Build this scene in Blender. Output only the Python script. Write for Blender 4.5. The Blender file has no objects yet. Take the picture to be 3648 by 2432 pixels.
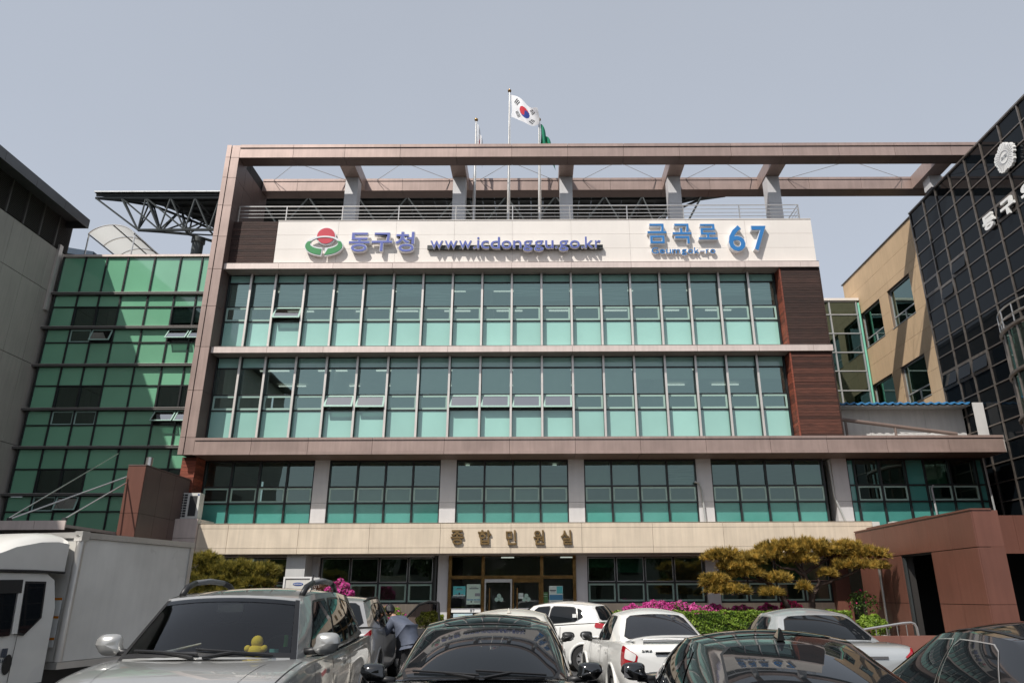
import bpy, bmesh, math, random
from mathutils import Vector, Matrix
R = math.radians
random.seed(7)
SC = bpy.context.scene
COL = SC.collection

# ---------------------------------------------------------------- camera, sky, sun, exposure
cam = bpy.data.cameras.new('camera')
cam.lens = 25.33
cam.sensor_width = 36.0
cam.shift_x = -0.0238
cam.clip_end = 2000
cam_o = bpy.data.objects.new('camera', cam)
COL.objects.link(cam_o)
cam_o.matrix_world = (Matrix.Translation((0, 0, 1.7)) @ Matrix.Rotation(R(90 + 19.4), 4, 'X')
                      @ Matrix.Rotation(R(-0.21), 4, 'Z'))
SC.camera = cam_o

SUN = Vector((-0.78, -1.0, 1.55)).normalized()          # towards the sun
world = bpy.data.worlds.new('World')
SC.world = world
world.use_nodes = True
wn = world.node_tree.nodes
sky = wn.new('ShaderNodeTexSky')
sky.sky_type = 'NISHITA'
sky.sun_disc = False
sky.sun_elevation = math.asin(SUN.z)
sky.sun_rotation = math.atan2(SUN.x, SUN.y) % (2 * math.pi)
sky.altitude = 0
sky.air_density = 1.0
sky.dust_density = 1.5
sky.ozone_density = 1.0
hz = wn.new('ShaderNodeMix')                              # hazy spring sky: even pale haze over the blue
hz.data_type = 'RGBA'
hz.inputs[0].default_value = 0.72
hz.inputs[7].default_value = (4.75, 5.05, 5.55, 1)
wl_ = world.node_tree.links
tc = wn.new('ShaderNodeTexCoord'); sp_ = wn.new('ShaderNodeSeparateXYZ'); wl_.new(tc.outputs['Generated'], sp_.inputs[0])
el = wn.new('ShaderNodeMapRange')                         # haze thickens evenly towards the horizon
el.inputs[1].default_value = 0.0; el.inputs[2].default_value = 0.75; el.inputs[3].default_value = 1.16; el.inputs[4].default_value = 0.98
wl_.new(sp_.outputs[2], el.inputs[0])
wnz = wn.new('ShaderNodeTexNoise'); wnz.inputs['Scale'].default_value = 1.6; wnz.inputs['Detail'].default_value = 5.0
wl_.new(tc.outputs['Generated'], wnz.inputs[0])
nz = wn.new('ShaderNodeMapRange'); nz.inputs[1].default_value = 0.3; nz.inputs[2].default_value = 0.7; nz.inputs[3].default_value = 0.965; nz.inputs[4].default_value = 1.035
wl_.new(wnz.outputs[0], nz.inputs[0])
ml = wn.new('ShaderNodeMath'); ml.operation = 'MULTIPLY'; wl_.new(el.outputs[0], ml.inputs[0]); wl_.new(nz.outputs[0], ml.inputs[1])
vm = wn.new('ShaderNodeVectorMath'); vm.operation = 'SCALE'; vm.inputs[0].default_value = (4.75, 5.05, 5.55)
wl_.new(ml.outputs[0], vm.inputs['Scale']); wl_.new(vm.outputs[0], hz.inputs[7])
world.node_tree.links.new(sky.outputs[0], hz.inputs[6])
world.node_tree.links.new(hz.outputs[2], wn['Background'].inputs[0])
wn['Background'].inputs[1].default_value = 0.11

sun_l = bpy.data.lights.new('sun', 'SUN')
sun_l.energy = 4.2
sun_l.angle = R(0.6)
sun_l.color = (1.0, 0.95, 0.88)
sun_o = bpy.data.objects.new('sun', sun_l)
COL.objects.link(sun_o)
sun_o.rotation_euler = SUN.to_track_quat('Z', 'Y').to_euler()
sun_o.location = (-40, -50, 80)

SC.view_settings.view_transform = 'Standard'
SC.view_settings.look = 'None'
SC.view_settings.gamma = 1
SC.view_settings.use_curve_mapping = False
SC.view_settings.exposure = 0.15
SC.cycles.max_bounces = 8
SC.cycles.transparent_max_bounces = 12
SC.cycles.caustics_reflective = False
SC.cycles.caustics_refractive = False

# ---------------------------------------------------------------- helpers
ORG = {}                                                 # world origin of each thing, by object name


def tag(o, label=None, cat=None, group=None, kind=None):
    if label: o['label'] = label
    if cat: o['category'] = cat
    if group: o['group'] = group
    if kind: o['kind'] = kind
    return o


def thing(name, label, cat, loc=(0, 0, 0), rz=0.0, group=None):
    o = bpy.data.objects.new(name, None)
    COL.objects.link(o)
    o.location = loc
    o.rotation_euler = (0, 0, rz)
    o.empty_display_size = 0.3
    ORG[o.name] = Vector(loc) if rz == 0 else Vector((0, 0, 0))
    return tag(o, label, cat, group)


def put(name, me, parent=None, org=None):
    o = bpy.data.objects.new(name, me)
    COL.objects.link(o)
    if parent is not None:
        o.parent = parent
        ORG[o.name] = ORG.get(parent.name, Vector((0, 0, 0)))
    else:
        ORG[o.name] = Vector((0, 0, 0)) if org is None else org
    return o


class MB:
    """collects geometry for one mesh object"""
    def __init__(s):
        s.v = []; s.f = []; s.m = []

    def add(s, vs, fs, mi=0):
        b = len(s.v)
        s.v += [tuple(p) for p in vs]
        s.f += [tuple(i + b for i in f) for f in fs]
        s.m += [mi] * len(fs)
        return s

    def box(s, x0, x1, y0, y1, z0, z1, mi=0):
        return s.add([(x0, y0, z0), (x1, y0, z0), (x1, y1, z0), (x0, y1, z0), (x0, y0, z1), (x1, y0, z1), (x1, y1, z1), (x0, y1, z1)],
                     [(0, 3, 2, 1), (4, 5, 6, 7), (0, 1, 5, 4), (1, 2, 6, 5), (2, 3, 7, 6), (3, 0, 4, 7)], mi)

    def prism(s, poly, d0, d1, mi=0):
        """poly: closed list of points; extruded from +d0 to +d1 (vectors)"""
        n = len(poly); d0 = Vector(d0); d1 = Vector(d1)
        vs = [Vector(p) + d0 for p in poly] + [Vector(p) + d1 for p in poly]
        fs = [tuple(range(n))[::-1], tuple(range(n, 2 * n))] + [(i, (i + 1) % n, n + (i + 1) % n, n + i) for i in range(n)]
        return s.add(vs, fs, mi)

    def tube(s, pts, r, n=6, mi=0, caps=True):
        pts = [Vector(p) for p in pts]
        rs = r if isinstance(r, (list, tuple)) else [r] * len(pts)
        vs = []; fs = []
        prev = None
        for i, p in enumerate(pts):
            t = (pts[min(i + 1, len(pts) - 1)] - pts[max(i - 1, 0)])
            t = t.normalized() if t.length > 1e-9 else Vector((0, 0, 1))
            a = prev if prev is not None else (Vector((0, 0, 1)) if abs(t.z) < 0.9 else Vector((1, 0, 0)))
            a = (a - t * a.dot(t)).normalized()
            prev = a
            b = t.cross(a)
            for k in range(n):
                an = 2 * math.pi * k / n
                vs.append(p + (a * math.cos(an) + b * math.sin(an)) * rs[i])
        for i in range(len(pts) - 1):
            for k in range(n):
                fs.append((i * n + k, i * n + (k + 1) % n, (i + 1) * n + (k + 1) % n, (i + 1) * n + k))
        if caps:
            fs.append(tuple(range(n))[::-1]); fs.append(tuple(range((len(pts) - 1) * n, len(pts) * n)))
        return s.add(vs, fs, mi)

    def grid(s, P, mi=0, flip=False):
        """P: rows of points"""
        nr, nc = len(P), len(P[0])
        vs = [p for r in P for p in r]
        fs = []
        for i in range(nr - 1):
            for j in range(nc - 1):
                q = (i * nc + j, i * nc + j + 1, (i + 1) * nc + j + 1, (i + 1) * nc + j)
                fs.append(q[::-1] if flip else q)
        return s.add(vs, fs, mi)

    def ball(s, c, r, n=10, m=6, mi=0):
        rx, ry, rz = r if isinstance(r, (list, tuple)) else (r, r, r)
        P = []
        for i in range(m + 1):
            th = math.pi * i / m
            P.append([(c[0] + rx * math.sin(th) * math.cos(2 * math.pi * k / n), c[1] + ry * math.sin(th) * math.sin(2 * math.pi * k / n), c[2] + rz * math.cos(th)) for k in range(n + 1)])
        return s.grid(P, mi, True)

    def build(s, name, mats, parent=None, smooth=False, auto=None):
        o0 = ORG.get(parent.name, Vector((0, 0, 0))) if parent is not None else Vector((0, 0, 0))
        me = bpy.data.meshes.new(name)
        me.from_pydata([(p[0] - o0.x, p[1] - o0.y, p[2] - o0.z) for p in s.v], [], s.f)
        mats = mats if isinstance(mats, (list, tuple)) else [mats]
        for m in mats: me.materials.append(m)
        if len(mats) > 1: me.polygons.foreach_set('material_index', s.m)
        if smooth:
            me.polygons.foreach_set('use_smooth', [True] * len(me.polygons))
        me.update()
        if auto is not None: me.set_sharp_from_angle(angle=R(auto))
        return put(name, me, parent)


def bx(name, parent, mat, x0, x1, y0, y1, z0, z1):
    return MB().box(min(x0, x1), max(x0, x1), min(y0, y1), max(y0, y1), min(z0, z1), max(z0, z1)).build(name, mat, parent)


def tb(name, parent, mat, pts, r, n=6, smooth=True):
    return MB().tube(pts, r, n).build(name, mat, parent, smooth=smooth, auto=40)


# ---------------------------------------------------------------- glyph outlines (made first, while the scene is empty)
_fc = {}


def glyph(ch, off):
    k = (ch, round(off, 4))
    if k in _fc: return _fc[k]
    c = bpy.data.curves.new('glyph', 'FONT')
    c.body = ch; c.size = 1; c.extrude = 0.5; c.offset = off; c.resolution_u = 3
    o = bpy.data.objects.new('glyph', c)
    COL.objects.link(o)
    dg = bpy.context.evaluated_depsgraph_get()
    me = bpy.data.meshes.new_from_object(o.evaluated_get(dg))
    vs = [tuple(v.co) for v in me.vertices]; fs = [tuple(p.vertices) for p in me.polygons]
    bpy.data.objects.remove(o); bpy.data.curves.remove(c); bpy.data.meshes.remove(me)
    _fc[k] = (vs, fs)
    return _fc[k]



for _c in '동구청':
    for _o in (0.030, 0.012): glyph(_c, _o)
for _c in 'wicdonggu.kr':
    for _o in (0.012, 0.0): glyph(_c, _o)
for _c in '금곡로67':
    for _o in (0.024, 0.010): glyph(_c, _o)
for _c in 'Geumgok-ro':
    for _o in (0.008, 0.0): glyph(_c, _o)
for _c in '종합민원실의회동구SAMUNGPORTEILS370':
    for _o in (0.022, 0.05, 0.005, 0.02): glyph(_c, _o)


# ---------------------------------------------------------------- materials
MATS = {}


def M(name, col, rough=0.5, metal=0.0, var=0.0, nscale=2.0, objvar=0.0, bump=0.0, bscale=60.0, coat=0.0, spec=0.5,
      stretch=(1, 1, 1), streak=0.0, emit=0.0, fleck=0.0, trans=0.0, sub=None, rvar=0.0, wave=0.0, wscale=1.2):
    m = bpy.data.materials.new(name)
    MATS[name] = m
    m.use_nodes = True
    nt = m.node_tree; N = nt.nodes; L = nt.links
    b = N['Principled BSDF']
    b.inputs['Base Color'].default_value = (*col, 1)
    b.inputs['Roughness'].default_value = rough
    b.inputs['Metallic'].default_value = metal
    b.inputs['Specular IOR Level'].default_value = spec
    if coat:
        b.inputs['Coat Weight'].default_value = coat
        b.inputs['Coat Roughness'].default_value = 0.03
    if trans: b.inputs['Transmission Weight'].default_value = trans
    if emit:
        b.inputs['Emission Color'].default_value = (*col, 1)
        b.inputs['Emission Strength'].default_value = emit
    geo = N.new('ShaderNodeNewGeometry')
    fac = None

    def mul(a, bb):
        if a is None: return bb
        q = N.new('ShaderNodeMath'); q.operation = 'MULTIPLY'
        L.new(a, q.inputs[0]); L.new(bb, q.inputs[1])
        return q.outputs[0]

    def remap(sock, lo, hi, f0=0.3, f1=0.7):
        r = N.new('ShaderNodeMapRange')
        r.inputs[1].default_value = f0; r.inputs[2].default_value = f1; r.inputs[3].default_value = lo; r.inputs[4].default_value = hi
        L.new(sock, r.inputs[0])
        return r.outputs[0]

    def noise(scale, st=(1, 1, 1), det=4.0):
        mp = N.new('ShaderNodeMapping'); mp.inputs['Scale'].default_value = st
        L.new(geo.outputs['Position'], mp.inputs[0])
        n = N.new('ShaderNodeTexNoise'); n.inputs['Scale'].default_value = scale; n.inputs['Detail'].default_value = det
        L.new(mp.outputs[0], n.inputs[0])
        return n.outputs[0]
    if var:
        n1 = noise(nscale, stretch)
        fac = mul(fac, remap(n1, 1 - var, 1 + var))
        if rvar:
            rr = remap(n1, rough - rvar, rough + rvar)
            L.new(rr, b.inputs['Roughness'])
    if streak: fac = mul(fac, remap(noise(3.0, (3.2, 3.2, 0.22), 5.0), 1 - streak, 1 + streak * 0.5, 0.25, 0.75))
    if fleck: fac = mul(fac, remap(noise(90.0), 1 - fleck, 1 + fleck))
    if objvar:
        oi = N.new('ShaderNodeObjectInfo')
        fac = mul(fac, remap(oi.outputs['Random'], 1 - objvar, 1 + objvar, 0, 1))
    if fac is not None:
        mx = N.new('ShaderNodeMix'); mx.data_type = 'RGBA'; mx.blend_type = 'MULTIPLY'
        mx.inputs[0].default_value = 1
        mx.inputs[6].default_value = (*col, 1)
        cc = N.new('ShaderNodeCombineColor')
        for k in range(3): L.new(fac, cc.inputs[k])
        L.new(cc.outputs[0], mx.inputs[7])
        L.new(mx.outputs[2], b.inputs['Base Color'])
    hgt = None
    if bump: hgt = (noise(bscale, stretch), bump, 0.02)
    if wave: hgt = (noise(wscale, (1, 1, 1), 1.0), wave, 0.05)
    if hgt:
        bp = N.new('ShaderNodeBump'); bp.inputs['Strength'].default_value = hgt[1]; bp.inputs['Distance'].default_value = hgt[2]
        L.new(hgt[0], bp.inputs['Height']); L.new(bp.outputs[0], b.inputs['Normal'])
        if coat and wave: L.new(bp.outputs[0], b.inputs['Coat Normal'])
    return m


def glass_mat(name, tint, ior=1.65, base=0.0, wave=0.06, refl=(1, 1, 1), rough=0.0):
    """thin tinted pane: lets tinted light through and mirrors by Fresnel"""
    m = bpy.data.materials.new(name); MATS[name] = m
    m.use_nodes = True
    nt = m.node_tree; N = nt.nodes; L = nt.links
    N.remove(N['Principled BSDF'])
    tr = N.new('ShaderNodeBsdfTransparent'); tr.inputs[0].default_value = (*tint, 1)
    gl = N.new('ShaderNodeBsdfGlossy'); gl.inputs['Roughness'].default_value = rough; gl.inputs[0].default_value = (*refl, 1)
    fr = N.new('ShaderNodeFresnel'); fr.inputs[0].default_value = ior
    ad = N.new('ShaderNodeMath'); ad.operation = 'ADD'; ad.use_clamp = True; ad.inputs[1].default_value = base
    L.new(fr.outputs[0], ad.inputs[0])
    mx = N.new('ShaderNodeMixShader')
    L.new(ad.outputs[0], mx.inputs[0]); L.new(tr.outputs[0], mx.inputs[1]); L.new(gl.outputs[0], mx.inputs[2])
    L.new(mx.outputs[0], N['Material Output'].inputs[0])
    if wave:
        geo = N.new('ShaderNodeNewGeometry')
        n = N.new('ShaderNodeTexNoise'); n.inputs['Scale'].default_value = 0.9; n.inputs['Detail'].default_value = 1.0
        L.new(geo.outputs['Position'], n.inputs[0])
        bp = N.new('ShaderNodeBump'); bp.inputs['Strength'].default_value = wave; bp.inputs['Distance'].default_value = 0.05
        L.new(n.outputs[0], bp.inputs['Height'])
        L.new(bp.outputs[0], gl.inputs['Normal']); L.new(bp.outputs[0], fr.inputs['Normal'])
    return m


asphalt = M('asphalt', (0.055, 0.055, 0.057), 0.9, var=0.25, nscale=0.6, fleck=0.3, bump=0.4, bscale=120)
paint_w = M('road_paint', (0.62, 0.62, 0.6), 0.7, var=0.2, nscale=6, fleck=0.15)
kerb_m = M('kerb_granite', (0.38, 0.37, 0.35), 0.8, var=0.12, fleck=0.25)
soil = M('soil', (0.10, 0.07, 0.045), 0.95, var=0.3, nscale=8, bump=0.6, bscale=50)
paver = M('paver', (0.34, 0.30, 0.27), 0.8, var=0.12, objvar=0.08, fleck=0.15)
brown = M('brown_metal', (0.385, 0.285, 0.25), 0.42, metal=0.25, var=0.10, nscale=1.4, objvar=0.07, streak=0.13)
brown_sh = M('brown_shaded', (0.14, 0.098, 0.086), 0.5, metal=0.2, var=0.08, objvar=0.06)  # darker copy of the brown: shade on reveals and soffits put into colour
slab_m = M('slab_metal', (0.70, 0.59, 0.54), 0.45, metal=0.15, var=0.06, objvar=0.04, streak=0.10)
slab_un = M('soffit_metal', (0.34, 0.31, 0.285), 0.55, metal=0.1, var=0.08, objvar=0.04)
joint_d = M('joint_dark', (0.03, 0.027, 0.025), 0.8)
cream = M('cream_panel', (0.80, 0.745, 0.69), 0.5, var=0.03, nscale=0.7, objvar=0.015, streak=0.015)
joint_c = M('joint_grey', (0.55, 0.52, 0.48), 0.8)
stone = M('sand_stone', (0.69, 0.585, 0.455), 0.75, var=0.07, nscale=1.3, objvar=0.04, streak=0.14, fleck=0.05, bump=0.12, bscale=90)
sealant = M('sealant', (0.72, 0.69, 0.65), 0.7)
wood_d = M('dark_timber', (0.042, 0.020, 0.015), 0.75, var=0.5, nscale=2.0, stretch=(1.2, 6, 26), objvar=0.35, bump=0.5, bscale=14)
wood_m = M('mid_timber', (0.085, 0.030, 0.019), 0.75, var=0.5, nscale=2.0, stretch=(1.2, 6, 26), objvar=0.5, bump=0.5, bscale=14)
wood_r = M('red_timber', (0.19, 0.048, 0.026), 0.7, var=0.45, nscale=2.0, stretch=(1.2, 3, 26), objvar=0.45, bump=0.5, bscale=14)
alu = M('aluminium', (0.70, 0.65, 0.61), 0.42, metal=0.45, var=0.06, objvar=0.03)
black_f = M('black_frame', (0.018, 0.019, 0.02), 0.4, var=0.1)
mint = M('spandrel_mint', (0.33, 0.60, 0.53), 0.10, objvar=0.07, var=0.05, nscale=0.7, spec=0.85, wave=0.05, coat=0.6)
frit = M('sash_glass_edge', (0.36, 0.52, 0.455), 0.15, objvar=0.05)
teal = M('spandrel_teal', (0.075, 0.285, 0.25), 0.08, objvar=0.07, var=0.05, spec=0.8, wave=0.05)
vision = glass_mat('vision_glass', (0.56, 0.70, 0.64), 1.5, 0.25, refl=(0.74, 1.0, 0.90))
vision2 = glass_mat('vision_glass_dark', (0.36, 0.50, 0.44), 1.5, 0.11, refl=(0.78, 1.0, 0.92))
sash_sky = glass_mat('open_sash_glass', (0.35, 0.45, 0.42), 1.5, 0.42)
clear = glass_mat('clear_glass', (0.62, 0.70, 0.66), 1.5, 0.03)
blind_g = M('blind_fabric', (0.46, 0.46, 0.38), 0.9, objvar=0.2, var=0.06)
blind_w = M('blind_slats', (0.56, 0.57, 0.55), 0.8, objvar=0.22, var=0.3, nscale=4, stretch=(.3, 1, 9))
blind_gr = M('green_blind', (0.22, 0.45, 0.30), 0.9, objvar=0.06)
room = M('room_plaster', (0.52, 0.52, 0.49), 0.9, var=0.05)
room_f = M('room_floor', (0.22, 0.20, 0.18), 0.7)
dark_in = M('dark_interior', (0.035, 0.035, 0.034), 0.9)
lamp_m = M('tube_light', (1.0, 0.97, 0.9), 0.5, emit=0.7)
col_gr = M('grey_column_panel', (0.60, 0.595, 0.605), 0.5, metal=0.1, var=0.04, objvar=0.04, streak=0.05)
col_lt = M('light_column_panel', (0.60, 0.60, 0.59), 0.5, metal=0.05, var=0.04, streak=0.08)
gold = M('brass_frame', (0.27, 0.155, 0.055), 0.22, metal=0.9, var=0.35, nscale=5)
steel = M('stainless', (0.62, 0.60, 0.57), 0.28, metal=0.85, var=0.1)
granite_r = M('red_granite', (0.23, 0.10, 0.075), 0.45, var=0.15, fleck=0.25)
steel_d = M('dark_steel', (0.055, 0.062, 0.062), 0.5, metal=0.3, var=0.15)
galv = M('galvanised', (0.45, 0.46, 0.46), 0.5, metal=0.4, var=0.1)
green_p = M('green_spandrel', (0.19, 0.46, 0.29), 0.08, objvar=0.09, var=0.06, nscale=0.6, spec=0.9, wave=0.05, coat=1.0)
grey_pan = M('grey_wall_panel', (0.42, 0.39, 0.345), 0.8, var=0.07, nscale=0.8, objvar=0.05, streak=0.10, fleck=0.05)
louv = M('louvre_metal', (0.115, 0.108, 0.10), 0.6, var=0.08)
fascia = M('dark_fascia', (0.115, 0.115, 0.118), 0.5, metal=0.2, objvar=0.08, var=0.08)
dglass = M('black_glass', (0.005, 0.007, 0.009), 0.015, objvar=0.2, spec=0.16, wave=0.05, wscale=0.8)
bronze = M('bronze_mullion', (0.20, 0.175, 0.155), 0.4, metal=0.6, var=0.25, nscale=5)
beige = M('beige_tile', (0.54, 0.385, 0.235), 0.85, var=0.06, nscale=1.0, objvar=0.035, streak=0.08, fleck=0.06)
joint_b = M('joint_brown', (0.20, 0.15, 0.11), 0.9)
tgreen = glass_mat('green_window_glass', (0.16, 0.34, 0.27), 1.5, 0.16, refl=(0.75, 1.0, 0.92))
terra = M('terracotta_panel', (0.155, 0.064, 0.045), 0.45, var=0.10, nscale=0.9, objvar=0.05, streak=0.12)
white_pan = M('white_sandwich_panel', (0.62, 0.61, 0.595), 0.5, var=0.05, objvar=0.04, streak=0.10)
blue_roof = M('blue_roof_sheet', (0.045, 0.20, 0.42), 0.5, var=0.15, nscale=4)
green_pipe = M('green_painted_pipe', (0.20, 0.55, 0.40), 0.5)
ac_white = M('ac_casing', (0.66, 0.65, 0.61), 0.5, var=0.06, streak=0.1)
ac_dark = M('ac_fin_dark', (0.03, 0.03, 0.032), 0.6)
white_p = M('white_plastic', (0.80, 0.80, 0.79), 0.45)
# ---------------------------------------------------------------- ground
def slab_struct(name, mat, x0, x1, y0, y1, z0, z1):
    o = bx(name, None, mat, x0, x1, y0, y1, z0, z1)
    o['kind'] = 'structure'
    return o


g = MB().grid([[(-250 + 25 * i, -250 + 25 * j, 0) for i in range(21)] for j in range(21)]).build('ground', asphalt)
g['kind'] = 'structure'
slab_struct('planting_bed', soil, -11.6, -3.3, 21.3, 25.9, 0.004, 0.55)
slab_struct('planting_bed', soil, 1.55, 9.79, 20.9, 25.9, 0.004, 0.55)
for (x0, x1, y0, y1) in ((-11.75, -3.25, 21.12, 21.3), (1.5, 9.6, 20.72, 20.9), (-3.3, -3.12, 21.3, 25.8), (1.35, 1.5, 20.9, 25.8), (9.8, 9.95, 20.9, 25.0)):
    o = slab_struct('kerb', kerb_m, x0, x1, y0, y1, 0.0, 0.60)
fp = slab_struct('forecourt', kerb_m, -3.1, 1.33, 22.6, 26.05, 0.0, 0.12)
for i in range(5):
    for j in range(4):
        bx('paver', fp, paver, -3.06 + 0.875 * i, -2.20 + 0.875 * i, 22.65 + 0.84 * j, 23.475 + 0.84 * j, 0.12, 0.135)
lm = MB()
for k in range(7):
    x = -7.6 + 2.5 * k
    lm.add([(x, 9.8, 0.004), (x + 0.12, 9.8, 0.004), (x + 0.12, 16.5, 0.004), (x, 16.5, 0.004)], [(0, 1, 2, 3)])
lm = lm.build('parking_line', paint_w); lm['kind'] = 'structure'

# ---------------------------------------------------------------- the main office building
B = thing('office_building', 'wide municipal office building with brown metal portal frame, cream sign wall and green glass floors', 'building', (-0.8, 26, 0))

YF = 25.2          # front of the brown frame
YG = 26.0          # glass of the two upper floors
Y2 = 26.4          # glass of the storeys below


def panels_x(name, mat, xs, y0, y1, z0, z1, gap=0.012, parent=B):
    for a, b in zip(xs[:-1], xs[1:]):
        bx(name, parent, mat, a + gap / 2, b - gap / 2, y0, y1, z0, z1)


# core: floors, side and back walls
for (x0, x1, y0, z0, z1) in ((-12.0, 16.4, 26.6, 3.2, 3.95), (-12.0, 16.4, 26.5, 6.43, 6.95), (-12.0, 10.8, 26.15, 10.24, 10.44), (-12.0, 10.8, 26.15, 13.69, 13.88)):
    bx('floor_slab', B, room, x0, x1, y0, 31.9, z0, z1)
bx('back_wall', B, room, -12.05, 10.85, 32.0, 32.2, 0.0, 15.2)
bx('back_wall', B, room, 10.86, 16.45, 32.0, 32.2, 0.0, 7.0)
bx('side_wall', B, brown, -12.55, -12.13, 26.45, 32.0, 0.0, 15.3)
bx('side_wall', B, room, 10.62, 10.9, 26.75, 32.0, 7.02, 15.2)
bx('side_wall', B, room, 16.3, 16.48, 26.75, 32.0, 0.1, 6.4)
bx('roof_deck', B, slab_un, -12.1, 10.9, 25.75, 32.2, 15.25, 15.4)
bx('roof_deck', B, slab_un, 10.96, 16.45, 25.8, 32.2, 6.96, 7.06)
for z in (7.0, 10.46):                                    # partition walls between rooms
    for x in (-8.1, -2.0, 4.9):
        bx('partition', B, room, x, x + 0.12, 27.2, 31.9, z, z + 3.2)

# brown portal frame: pilaster on the left
zj = [6.40, 7.02, 8.75, 10.42, 12.05, 13.58, 14.98, 16.35, 17.62, 18.56, 19.15]
bx('pilaster_core', B, joint_d, -12.60, -12.13, 25.235, 26.44, 6.43, 19.1)
for a, b in zip(zj[:-1], zj[1:]):
    bx('cladding_panel', B, brown, -12.63, -12.45, YF - 0.03, 25.23, a + 0.008, b - 0.008)
    bx('cladding_panel', B, brown, -12.425, -12.10, YF, 25.23, a + 0.008, b - 0.008)
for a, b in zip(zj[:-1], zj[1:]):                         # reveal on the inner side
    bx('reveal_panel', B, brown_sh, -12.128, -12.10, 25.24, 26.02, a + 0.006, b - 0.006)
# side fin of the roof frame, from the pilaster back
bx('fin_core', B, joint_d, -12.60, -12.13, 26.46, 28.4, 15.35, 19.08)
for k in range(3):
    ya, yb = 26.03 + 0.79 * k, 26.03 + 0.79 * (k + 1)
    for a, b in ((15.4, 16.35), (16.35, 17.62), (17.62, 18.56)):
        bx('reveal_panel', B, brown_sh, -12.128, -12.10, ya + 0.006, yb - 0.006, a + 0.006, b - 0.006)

# top beam of the frame
jx = [-12.095, -9.902, -7.801, -5.536, -3.252, -0.978, 1.306, 3.594, 5.871, 7.979, 10.099, 12.387, 14.669, 16.972, 19.3]
bx('beam_core', B, joint_d, -12.1, 19.3, 25.23, 25.82, 18.59, 19.12)
panels_x('beam_panel', brown, jx, YF, 25.229, 18.56, 18.985)
panels_x('beam_cap', brown, jx, YF - 0.035, 25.229, 19.01, 19.148)
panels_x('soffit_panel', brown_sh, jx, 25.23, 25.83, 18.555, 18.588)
# back beam and cross beams
jb = [-12.09, -10.55, -8.1, -5.9, -3.5, -1.25, 1.05, 3.3, 5.6, 7.7, 9.9, 12.1, 14.4, 16.65, 19.3]
bx('beam_core', B, joint_d, -12.1, 19.3, 27.80, 28.38, 18.59, 19.12)
panels_x('beam_panel', brown, jb, 27.77, 27.799, 18.56, 19.02)
panels_x('beam_cap', brown, jb, 27.745, 27.799, 19.035, 19.148)
panels_x('soffit_panel', brown_sh, jb, 27.80, 28.40, 18.555, 18.588)
CB = ((-8.146, -7.521), (-3.56, -2.945), (0.983, 1.587), (5.582, 6.191), (9.799, 10.398), (16.617, 17.294))
for (a, b) in CB:
    bx('cross_beam', B, brown, a, b, 25.84, 27.735, 18.56, 19.145)
    c = (a + b) / 2
    z = 15.4 if c < 12 else 17.99
    if c > 12: c = 17.06
    for z1 in ((17.25, 18.555) if c < 12 else (18.555,)):
        bx('post_panel', B, col_gr, c - 0.27, c + 0.27, 26.70, 27.22, z + 0.004, z1 - 0.004)
        z = z1
# wind bracing rods in the bays
edges = [(-12.1, -8.146)] + [(CB[i][1], CB[i + 1][0]) for i in range(5)]
for (a, b) in edges:
    d = (b - a)
    for s in (0, 1):
        p, q = (a + 0.12 * d, 27.76, 19.08), (b - 0.38 * d, 25.84, 19.08)
        if s: p, q = (b - 0.06 * d, 27.76, 19.08), (a + 0.30 * d, 25.84, 19.08)
        tb('bracing_rod', B, steel, [p, q], 0.012, 5)
        tb('bracing_rod', B, steel_d, [(p[0], 27.755, 19.06), (p[0] + (0.35 if not s else -0.12), 27.765, 18.58)], 0.008, 4)

# cream sign wall
vx = [-10.30, -7.873, -5.564, -3.245, -0.931, 1.397, 3.719, 6.001, 8.332, 10.995]
zr = [14.0, 14.604, 15.229, 15.858]
bx('sign_wall_backing', B, joint_c, -10.29, 10.985, 25.62, 25.74, 14.0, 15.84)
for a, b in zip(vx[:-1], vx[1:]):
    for z0, z1 in zip(zr[:-1], zr[1:]):
        bx('sign_wall_panel', B, cream, a + 0.004, b - 0.004, 25.6, 25.619, z0 + 0.004, z1 - 0.004)
bx('sign_wall_return', B, cream, 10.90, 10.99, 25.75, 26.7, 14.0, 15.85)
panels_x('coping', cream, [-10.31, -7.87, -5.56, -3.24, -0.93, 1.4, 3.72, 6.0, 8.33, 11.0], 25.58, 25.76, 15.86, 15.885)
n = 18
for k in range(n):                                        # dark timber at the left end of the sign wall
    z = 14.0 + 1.86 * k / n
    bx('timber_plank', B, wood_d, -12.09, -10.315, 25.62 + random.uniform(0, .012), 25.66, z + 0.005, z + 1.86 / n - 0.005)
bx('timber_backing', B, joint_d, -12.09, -10.31, 25.67, 25.74, 14.0, 15.86)

# projecting slabs above and between the upper floors
for (xs, z0, z1) in (([-12.095, -9.982, -7.87, -5.564, -3.258, -0.943, 1.363, 3.683, 5.964, 8.099, 10.237, 10.97], 13.648, 13.895),
                     ([-12.095, -10.02, -7.93, -5.62, -3.30, -0.99, 1.335, 3.66, 5.98, 8.28, 10.30, 11.03], 10.228, 10.475)):
    panels_x('slab_edge_panel', slab_m, xs, 25.34, 25.37, z0, z1, 0.010)
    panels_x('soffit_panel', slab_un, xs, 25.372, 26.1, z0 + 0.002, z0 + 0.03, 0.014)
    bx('slab_core', B, joint_d, -12.09, xs[-1] - 0.02, 25.372, 26.1, z0 + 0.034, z1 - 0.02)
    panels_x('slab_top_flashing', slab_m, xs, 25.34, 26.1, z1 - 0.018, z1 + 0.004, 0.010)


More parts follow.
